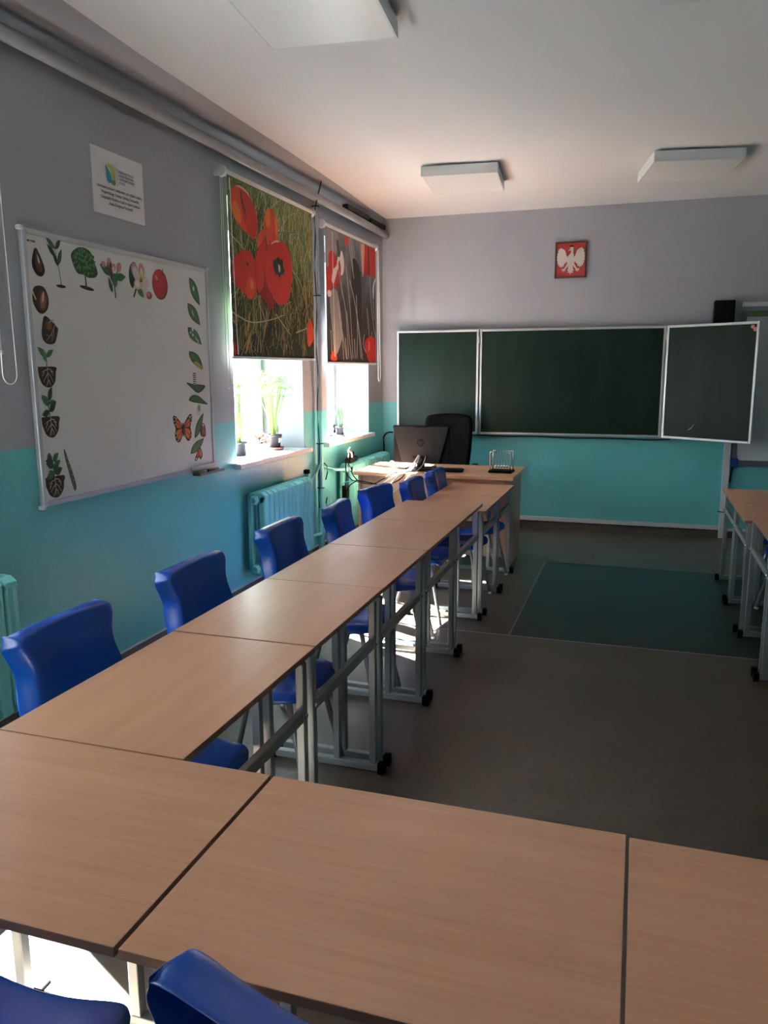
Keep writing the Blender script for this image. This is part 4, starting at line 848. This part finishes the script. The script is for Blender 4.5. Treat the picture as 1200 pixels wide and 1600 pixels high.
# tray and marker
t = thing('marker_tray', 'short grey pen tray clipped to the lower right frame of the whiteboard', 'tray', (XW+.03, 4.36, .985))
mb = B('greyd'); mb.box(-.002, .055, -.15, .15, -.004, .0); mb.box(.050, .055, -.15, .15, 0, .010); mb.build('tray_shelf', t, bevel=.001)
bx('alu', -.006, .0, -.15, .15, -.004, .05).build('tray_clip', t, bevel=.001)
t = thing('marker', 'black and green board marker lying in the tray under the whiteboard', 'marker', (XW+.056, 4.27, .996))
B('dg').tube([(0, -.045, 0), (0, .025, 0)], .0085, 12).build('barrel', t); B('bk').tube([(0, -.085, 0), (0, -.045, 0)], .0095, 12).build('cap', t); B('wt').tube([(0, .025, 0), (0, .06, 0)], .0087, 12).build('paper_band', t)
t = thing('marker', 'black board marker at the far end of the tray under the whiteboard', 'marker', (XW+.056, 4.41, .996))
B('bk').tube([(0, -.06, 0), (0, .01, 0)], .0088, 12).build('cap', t); B('greyd').tube([(0, .01, 0), (0, .07, 0)], .0080, 12).build('barrel', t)

# ------------------------------------------------------------------ sign above the whiteboard
t = thing('information_sign', 'white plaque with blue-green logo and dark text on the wall above the whiteboard', 'sign', (XW+.001, 3.679, 2.553))
bx('paper', 0, .006, -.212, .212, -.158, .158).build('plaque', t, bevel=.001)
O = (.0062, 0, 0); U = (0,1,0); V = (0,0,1); N = (1,0,0)
mb = MB()
mb.m('lb').prism(smooth_poly([(-.103, .088), (-.085, .07), (-.060, .04), (-.062, .012), (-.083, .002), (-.098, .014), (-.104, .04)]), O, U, V, N, 0, .0008)
mb.m('ol').prism(smooth_poly([(-.090, .090), (-.060, .094), (-.034, .083), (-.030, .05), (-.032, .030), (-.052, .028), (-.062, .05), (-.076, .072)]), O, U, V, N, 0, .0008)
mb.m('dg').prism(smooth_poly([(-.052, .022), (-.034, .024), (-.030, .008), (-.038, -.002), (-.058, .0), (-.063, .008)]), O, U, V, N, 0, .0008)
mb.build('logo', t)
mb = MB(); mb.m('ink').prism([(-.012, .085), (-.0105, .085), (-.0105, .002), (-.012, .002)], O, U, V, N, 0, .0006)
for k, s_ in enumerate(('WOJEWÓDZKI FUNDUSZ', 'OCHRONY ŚRODOWISKA', 'I GOSPODARKI WODNEJ', 'W ŁODZI')):
    text_to(mb, s_, .015, (O[0], .0, .068-.0175*k), U, V, N, .0007, 'LEFT', 'ink', .0004, (.125, .128, .130, .048)[k])
for k, (s_, wd) in enumerate((('Utworzenie pracowni zrealizowano przy udziale środków', .375), ('Wojewódzkiego Funduszu Ochrony Środowiska', .315), ('i Gospodarki Wodnej w Łodzi w ramach konkursu', .330), ('„Nasze Ekologiczne Pracownie”', .205))):
    text_to(mb, s_, .020, (O[0], .005, -.030-.0245*k), U, V, N, .0007, 'CENTER', 'bk', .0006, wd)
mb.build('lettering', t, keepn=True)

# ------------------------------------------------------------------ plants on the sills
SZ = WZ0+.02
def pot(t, r0, r1, h, key, z=0, soil=True):
    p = B(key).lathe([(r0, z), (r1, z+h*.86), (r1*1.06, z+h*.86), (r1*1.06, z+h), (r1*.95, z+h), (r1*.93, z+h*.9)], (0,0,0), 24).build('pot', t)
    if soil: B('soil').lathe([(r1*.90, z+h*.80), (r1*.93, z+h*.89), (.01, z+h*.90)], (0,0,0), 20).build('potting_soil', t)
    return p
def grassy(t, z0, n, h, spread, seed, key='leafl', umbrella=True):
    r = random.Random(seed); mb = B(key)
    for k in range(n):
        a = r.uniform(0, 2*PI); q = spread*r.uniform(.2, 1); hh_ = h*r.uniform(.6, 1.0); x0, y0 = .015*math.cos(a), .015*math.sin(a)
        tip = Vector((q*math.cos(a), q*math.sin(a), z0+hh_))
        pts = [(x0, y0, z0), (x0+.35*(tip.x-x0), y0+.35*(tip.y-y0), z0+hh_*.5), tuple(tip)]
        mb.tube(pts, .002, 5, radii=[.0028, .0022, .0012])
        if umbrella:
            for j in range(6):
                b = r.uniform(0, 2*PI); e_ = tip+Vector((math.cos(b)*.07, math.sin(b)*.07, r.uniform(-.03, .03)))
                mid = (tip+e_)/2+Vector((0, 0, .012)); mb.tube([tuple(tip), tuple(mid), tuple(e_)], .001, 3, radii=[.0012, .0018, .0006])
    mb.build('foliage', t)
t = thing('potted_papyrus', 'tall feathery green plant in a labelled black pot on a brown saucer, near sill', 'potted plant', (-2.80, 5.79, SZ))
B('terra').lathe([(.075, 0), (.088, .022), (.084, .022), (.072, .006)], (0,0,0), 24).build('saucer', t)
pp = pot(t, .052, .066, .115, 'pot', .008); 
bx('paper', .056, .0665, -.022, .022, .06, .095).build('pot_label', pp)
grassy(t, .11, 46, .50, .13, 2); mb = B('leafl'); mb.tube([(0, 0, .10), (0, 0, .17)], .012, 8); mb.build('stem_bundle', t)
mb = B('potw'); mb.prism(ell(0, .03, .022, .034, 0, 18), (.01, .055, .13), (0,1,0), (0,0,1), (1,0,0), 0, .002); mb.build('plant_tag', t)
t = thing('potted_papyrus', 'tall feathery green plant in a black pot at the left end of the near sill', 'potted plant', (-2.85, 5.30, SZ))
pot(t, .050, .062, .105, 'pot'); grassy(t, .09, 34, .45, .06, 4)
def succulent(label, loc, seed, s=1.):
    t = thing('potted_succulent', label, 'potted plant', loc); pot(t, .022*s, .030*s, .045*s, 'potw'); r = random.Random(seed)
    B('leafr').tube([(0,0,.03*s), (0,0,.075*s)], .005*s, 8).build('stem', t); mb = B('leafr')
    for k in range(34):
        a = r.uniform(0, 2*PI); el = r.uniform(-.1, 1.2); l = r.uniform(.025, .055)*s
        d = Vector((math.cos(a)*math.cos(el), math.sin(a)*math.cos(el), math.sin(el))); b = Vector((0, 0, .07*s)); mb.tube([tuple(b), tuple(b+d*l*.6), tuple(b+d*l)], .004, 5, radii=[.002*s, .006*s, .001*s])
    mb.build('foliage', t)
succulent('small reddish succulent in a white pot in the middle of the near sill', (-2.74, 5.42, SZ), 5, 1.5)
succulent('small reddish succulent just left of the large black pot on the near sill', (-2.80, 5.62, SZ), 6, 1.3)
t = thing('potted_snake_plant', 'upright spiky snake plant in a black and white labelled pot on the far sill', 'potted plant', (-2.75, 7.17, SZ))
B('terra').lathe([(.050, 0), (.058, .014), (.054, .014), (.046, .004)], (0,0,0), 20).build('saucer', t)
pp = pot(t, .036, .047, .085, 'pot', .006); bx('paper', .040, .0475, -.018, .018, .035, .068).build('pot_label', pp)
mb = B('leafd'); r = random.Random(9)
for k in range(11):
    a = r.uniform(0, 2*PI); q = r.uniform(.03, .065); h = r.uniform(.17, .27)
    mb.tube([(.018*math.cos(a), .018*math.sin(a), .075), (.6*q*math.cos(a), .6*q*math.sin(a)*1.2, .08+h*.6), (q*math.cos(a), q*1.2*math.sin(a), .08+h)], .005, 6, radii=[.0065, .0060, .0008])
mb.build('foliage', t)
t = thing('flower_pot', 'small grey plant pot left of the snake plant on the far sill', 'flower pot', (-2.86, 7.16, SZ)); pot(t, .032, .042, .075, 'potg')
t = thing('flower_pot', 'low rounded grey pot behind the snake plant on the far sill', 'flower pot', (-2.85, 7.42, SZ)); pot(t, .030, .036, .05, 'potg')

# ------------------------------------------------------------------ ceiling lamps
def lamp(x, y, rz, label, s=.60, sy=.66):
    t = thing('ceiling_lamp', label, 'ceiling lamp', (x, y, ZC), rz, 'square panel lamps on the ceiling')
    mb = B('lampw'); mb.box(-s/2+.06, s/2-.06, -sy/2+.06, sy/2-.06, -.014, 0); mb.build('mounting_plate', t)
    mb = B('lampw'); h = .072; z1 = -.014; z0 = z1-h; w_ = .012
    mb.box(-s/2, s/2, -sy/2, -sy/2+w_, z0, z1).box(-s/2, s/2, sy/2-w_, sy/2, z0, z1).box(-s/2, -s/2+w_, -sy/2+w_, sy/2-w_, z0, z1).box(s/2-w_, s/2, -sy/2+w_, sy/2-w_, z0, z1).box(-s/2+w_, s/2-w_, -sy/2+w_, sy/2-w_, z1-.004, z1)
    mb.build('housing', t, bevel=.0015)
    bx('lampd', -s/2+w_, s/2-w_, -sy/2+w_, sy/2-w_, z0+.002, z0+.006).build('diffuser', t)
    return t
lamp(-1.405, 6.47, math.radians(5), 'white square panel lamp on the ceiling nearest the far left corner', .58, .66)
lamp(.262, 6.60, math.radians(10), 'white square panel lamp on the ceiling above the right half of the chalkboard', .62, .66)
lamp(-1.36, 3.28, math.radians(5), 'large white square panel lamp on the ceiling at the top left of the picture', .59, .66)
lamp(.31, 3.38, math.radians(3), 'white square panel lamp just showing its edge at the top right of the picture', .60, .62)

# ------------------------------------------------------------------ chalkboard
YC = YF-.06
t = thing('chalkboard', 'wide green three-part chalkboard on the front wall, its right wing swung out', 'chalkboard', (-.675, YF, 1.487))
def panel(mb_parent, x0, x1, z0, z1, name):
    """panel local: x0..x1, face towards -y at y=0"""
    e_ = bpy.data.objects.new(name, None)
    mb = B('chalk'); mb.box(x0+.018, x1-.018, -.004, .012, z0+.018, z1-.018); s = mb.build(name, mb_parent)
    mb = B('alu'); f = .022
    mb.box(x0, x0+f, -.012, .016, z0, z1).box(x1-f, x1, -.012, .016, z0, z1).box(x0+f, x1-f, -.012, .016, z0, z0+f).box(x0+f, x1-f, -.012, .016, z1-f, z1)
    fr = mb.build('panel_frame', s, bevel=.003)
    for xx in (x0+.011, x1-.011):
        pass
    return s
zl, zh = -.526, .526
mid = panel(t, -.885, .885, zl, zh, 'center_panel'); mid.location = (0, -.075, 0)
lw = panel(t, -.868, 0, zl, zh, 'left_wing'); lw.location = (-.895, -.087, 0); lw.rotation_euler = (0, 0, math.radians(-1))
rw = panel(t, 0, .87, zl, zh, 'right_wing'); rw.location = (.897, -.087, 0); rw.rotation_euler = (0, 0, math.radians(-33))
bx('black', -.80, .80, -.055, -.001, -.36, -.32).box(-.80, .80, -.055, -.001, .32, .36).build('wall_rail', t)
for x in (-.891, .891):
    for z in (-.43, .43): B('alu').tube([(x, -.092, z-.04), (x, -.092, z+.04)], .008, 10).build('hinge', t)
mb = B('pk'); mb.prism(ell(.03, 0, .016, .016, 0, 12), (0,0,0), (1,0,0), (0,0,1), (0,-1,0), .004, .010); mb.prism(ell(.055, -.022, .018, .018, 0, 12), (0,0,0), (1,0,0), (0,0,1), (0,-1,0), .004, .010)
o = mb.build('board_magnets', rw); o.location = (.78, 0, zh-.045)
mb = B('fgr2'); mb.prism(strokep([(0, 0), (.03, .02), (.055, .055)], .006, .003), (0,0,0), (1,0,0), (0,0,1), (0,-1,0), .004, .0045); o = mb.build('chalk_mark', rw); o.location = (.27, 0, zl+.09)
pts = smooth_open([(-1.56, 8.0, .952), (-1.3, 8.05, .940), (-1.0, 8.05, .946), (-.6, 8.05, .938), (-.3, 8.05, .944), (.1, 8.05, .937), (.30, 8.07, .945)], 4)
tag(B('black').tube(pts, .006, 6).build('cable'), 'black cable strung along the bottom edge of the chalkboard', 'cable')
tag(B('black').tube(smooth_open([(-2.50, 8.09, .955), (-2.56, 8.09, .95), (-2.60, 8.08, .90), (-2.597, 8.08, .80), (-2.603, 8.08, .60), (-2.60, 8.08, .3)], 4), .008, 8).build('cable'), 'black cable bending down the corner wall left of the computer', 'cable')

# ------------------------------------------------------------------ emblem
t = thing('eagle_emblem', 'framed red panel with a white crowned eagle high above the chalkboard', 'emblem', (-.700, YF, 2.655), 0)
mb = B('frame_w'); a, b = .150, .170; f = .016
mb.box(-a, -a+f, -.026, -.002, -b, b).box(a-f, a, -.026, -.002, -b, b).box(-a+f, a-f, -.026, -.002, -b, -b+f).box(-a+f, a-f, -.026, -.002, b-f, b); mb.build('frame', t, bevel=.003)
bx('flag', -a+f, a-f, -.014, -.003, -b+f, b-f).build('red_panel', t)
def wing(s_):
    pts = [(.030, .02), (.045, .05), (.055, .085), (.075, .102), (.100, .112)]
    tips = [(112, .100), (122, .088), (120, .068), (130, .060), (126, .042), (134, .030), (127, .014), (133, .0), (123, -.014), (128, -.028), (115, -.036), (118, -.052), (104, -.050), (104, -.068), (91, -.058), (88, -.074), (76, -.056), (68, -.064), (60, -.036), (48, -.030), (36, -.010)]
    return [(s_*x, y) for x, y in pts+[(q[0]/1000, q[1]) for q in tips]]
O = (0, -.014, 0); U = (1,0,0); V = (0,0,1); N = (0,-1,0); mb = B('eag')
body = [(-.002, .118), (.020, .118), (.024, .105), (.020, .07), (.030, .03), (.038, -.01), (.030, -.045), (.020, -.06), (.028, -.075), (.018, -.078), (.034, -.10), (.016, -.102), (.030, -.122), (.010, -.118), (.0, -.140),
        (-.010, -.118), (-.030, -.122), (-.016, -.102), (-.034, -.10), (-.018, -.078), (-.028, -.075), (-.020, -.06), (-.030, -.045), (-.038, -.01), (-.030, .03), (-.006, .06), (.002, .08), (-.004, .088), (-.024, .080), (-.020, .092), (-.010, .098), (-.014, .108)]
mb.prism(body, O, U, V, N, 0, .006); mb.prism(wing(1), O, U, V, N, 0, .005); mb.prism(wing(-1), O, U, V, N, 0, .005)
for s_ in (-1, 1):
    mb.prism(strokep([(s_*.022, -.035), (s_*.046, -.072), (s_*.060, -.092)], .020, .012), O, U, V, N, 0, .0055)
    for x, y in ((.085, -.085), (.082, -.100), (.066, -.112), (.048, -.102)): mb.prism(strokep([(s_*.058, -.088), (s_*x, y)], .010, .007), O, U, V, N, 0, .0052)
mb.build('eagle_relief', t)
mb = B('br2'); mb.prism([(-.010, .120), (.020, .120), (.024, .138), (.014, .130), (.006, .142), (-.003, .130), (-.014, .138)], O, U, V, N, 0, .006); mb.build('crown', t)

# ------------------------------------------------------------------ interactive board, speaker
t = thing('interactive_whiteboard', 'pale interactive board with dark frame and blue corner, behind the swung-out chalkboard wing', 'interactive board', (1.70, YF, 1.40))
bx('screen', -.80, .80, -.035, -.004, -.64, .68).build('screen_surface', t)
mb = B('greyd'); mb.box(-.84, -.80, -.045, -.003, -.69, .73).box(.80, .84, -.045, -.003, -.69, .73).box(-.80, .80, -.045, -.003, -.69, -.64).box(-.80, .80, -.045, -.003, .68, .73); fr = mb.build('frame', t, bevel=.003)
for sx in (-1, 1): bx('bluec', sx*.82-.035, sx*.82+.035, -.052, -.002, -.705, -.62).build('corner_piece', fr, bevel=.006)
bx('dg', -.77, -.64, -.047, -.0455, .69, .72).build('green_label', fr)
bx('pvc', -.84, .84, -.06, -.003, .77, .81).build('top_rail', t, bevel=.003)
t = thing('loudspeaker', 'small black loudspeaker on the wall above the right wing of the chalkboard', 'loudspeaker', (.700, YF-.085, 2.04))
bx('black', -.088, .085, -.075, .075, -.12, .185).build('cabinet', t, bevel=.006)
bx('dark', -.078, .075, -.078, -.0755, -.11, .175).build('grille', t)
bx('black', -.03, .03, .075, .085, -.02, .06).build('wall_bracket', t)
tag(B('black').tube([(.905, YF-.03, .80), (.895, YF-.03, .74), (.87, YF-.03, .66), (.86, YF-.03, .55)], .006, 8).build('cable'), 'black cable hanging from the blue corner of the interactive board', 'cable')

# ------------------------------------------------------------------ power strip and computer cables
t = thing('power_strip', 'black power strip with plugs lying on the far radiator beside the teacher desk', 'power strip', (-2.50, 6.80, .785), math.radians(8))
bx('black', -.03, .03, -.17, .13, 0, .04).build('strip_body', t, bevel=.006)
for y, k_ in ((-.12, 'black'), (-.05, 'potw'), (.02, 'black')): B(k_).lathe([(.019, 0), (.022, .01), (.018, .045), (.008, .055)], (0, y, .04), 14).build('plug', t)
B('steel').tube([(0, -.16, .05), (0, -.13, .11), (0, -.07, .13), (0, -.01, .10), (0, .02, .05)], .008, 10).build('handle_loop', t)
t = thing('power_adapter', 'black power adapter hanging on its lead in front of the far radiator', 'power adapter', (-2.43, 6.44, .50))
bx('black', -.022, .022, -.036, .036, 0, .115).build('adapter_body', t, bevel=.006)
B('black').tube([(0, 0, .115), (.01, .0, .20), (.0, .02, .30), (-.05, .22, .33)], .004, 6).build('lead', t)
KN = (-2.235, 6.205, .70)
def cable(key, pts, r, label): tag(B(key).tube(smooth_open([tuple(p) for p in pts], 5), r, 7).build('cable'), label, 'cable')
cable('black', [(-2.48, 6.64, .84), (-2.42, 6.50, .80), (-2.33, 6.34, .74), KN], .0055, 'black cable from the power strip down to the bundle on the desk corner')
cable('black', [(-2.50, 6.66, .83), (-2.43, 6.46, .74), (-2.32, 6.30, .69), (-2.24, 6.200, .695)], .005, 'second black cable from the power strip, hanging lower towards the desk corner')
cable('black', [KN, (-2.12, 6.195, .685), (-2.02, 6.19, .67), (-1.92, 6.19, .69), (-1.84, 6.19, .735), (-1.80, 6.205, .785), (-1.76, 6.35, .778), (-1.76, 6.52, .80), (-1.77, 6.574, .87)], .005, 'black cable along the front of the teacher desk up to the computer')
cable('black', [(-2.235, 6.20, .69), (-2.10, 6.19, .675), (-2.0, 6.19, .72), (-1.93, 6.195, .76), (-1.88, 6.21, .782), (-1.79, 6.42, .778), (-1.745, 6.572, .87)], .0045, 'black cable rising in a curve over the desk edge to the computer')
cable('black', [(-2.245, 6.20, .69), (-2.32, 6.24, .64), (-2.36, 6.26, .55), (-2.36, 6.26, .38)], .0045, 'black cable dropping from the bundle beside the left desk side')
cable('tealm', [(-2.26, 6.21, .69), (-2.36, 6.24, .67), (-2.42, 6.28, .60), (-2.42, 6.28, .42)], .0045, 'greenish cable curving down left of the teacher desk')
cable('cordw', [(-1.80, 6.572, .885), (-1.805, 6.50, .85), (-1.82, 6.36, .79), (-1.86, 6.24, .781), (-1.89, 6.205, .775), (-1.93, 6.19, .735), (-1.99, 6.18, .69)], .007, 'thick white cable from the back of the computer over the front desk edge')
cable('cordw', [(-1.79, 6.572, .88), (-1.79, 6.48, .83), (-1.80, 6.33, .785), (-1.84, 6.22, .78), (-1.86, 6.20, .765), (-1.90, 6.19, .72), (-1.95, 6.18, .66)], .006, 'second white cable beside the thick one over the desk edge')
cable('cordw', [(-1.735, 6.572, .88), (-1.73, 6.46, .82), (-1.74, 6.30, .784), (-1.76, 6.205, .778), (-1.80, 6.19, .73), (-1.88, 6.19, .64), (-2.0, 6.19, .56)], .003, 'thin grey-white cable from the computer falling over the front panel')
cable('cordw', [(-2.02, 6.63, .78), (-2.06, 6.66, .80), (-2.09, 6.72, .805), (-2.06, 6.80, .785)], .008, 'white cable loop at the left foot of the computer')
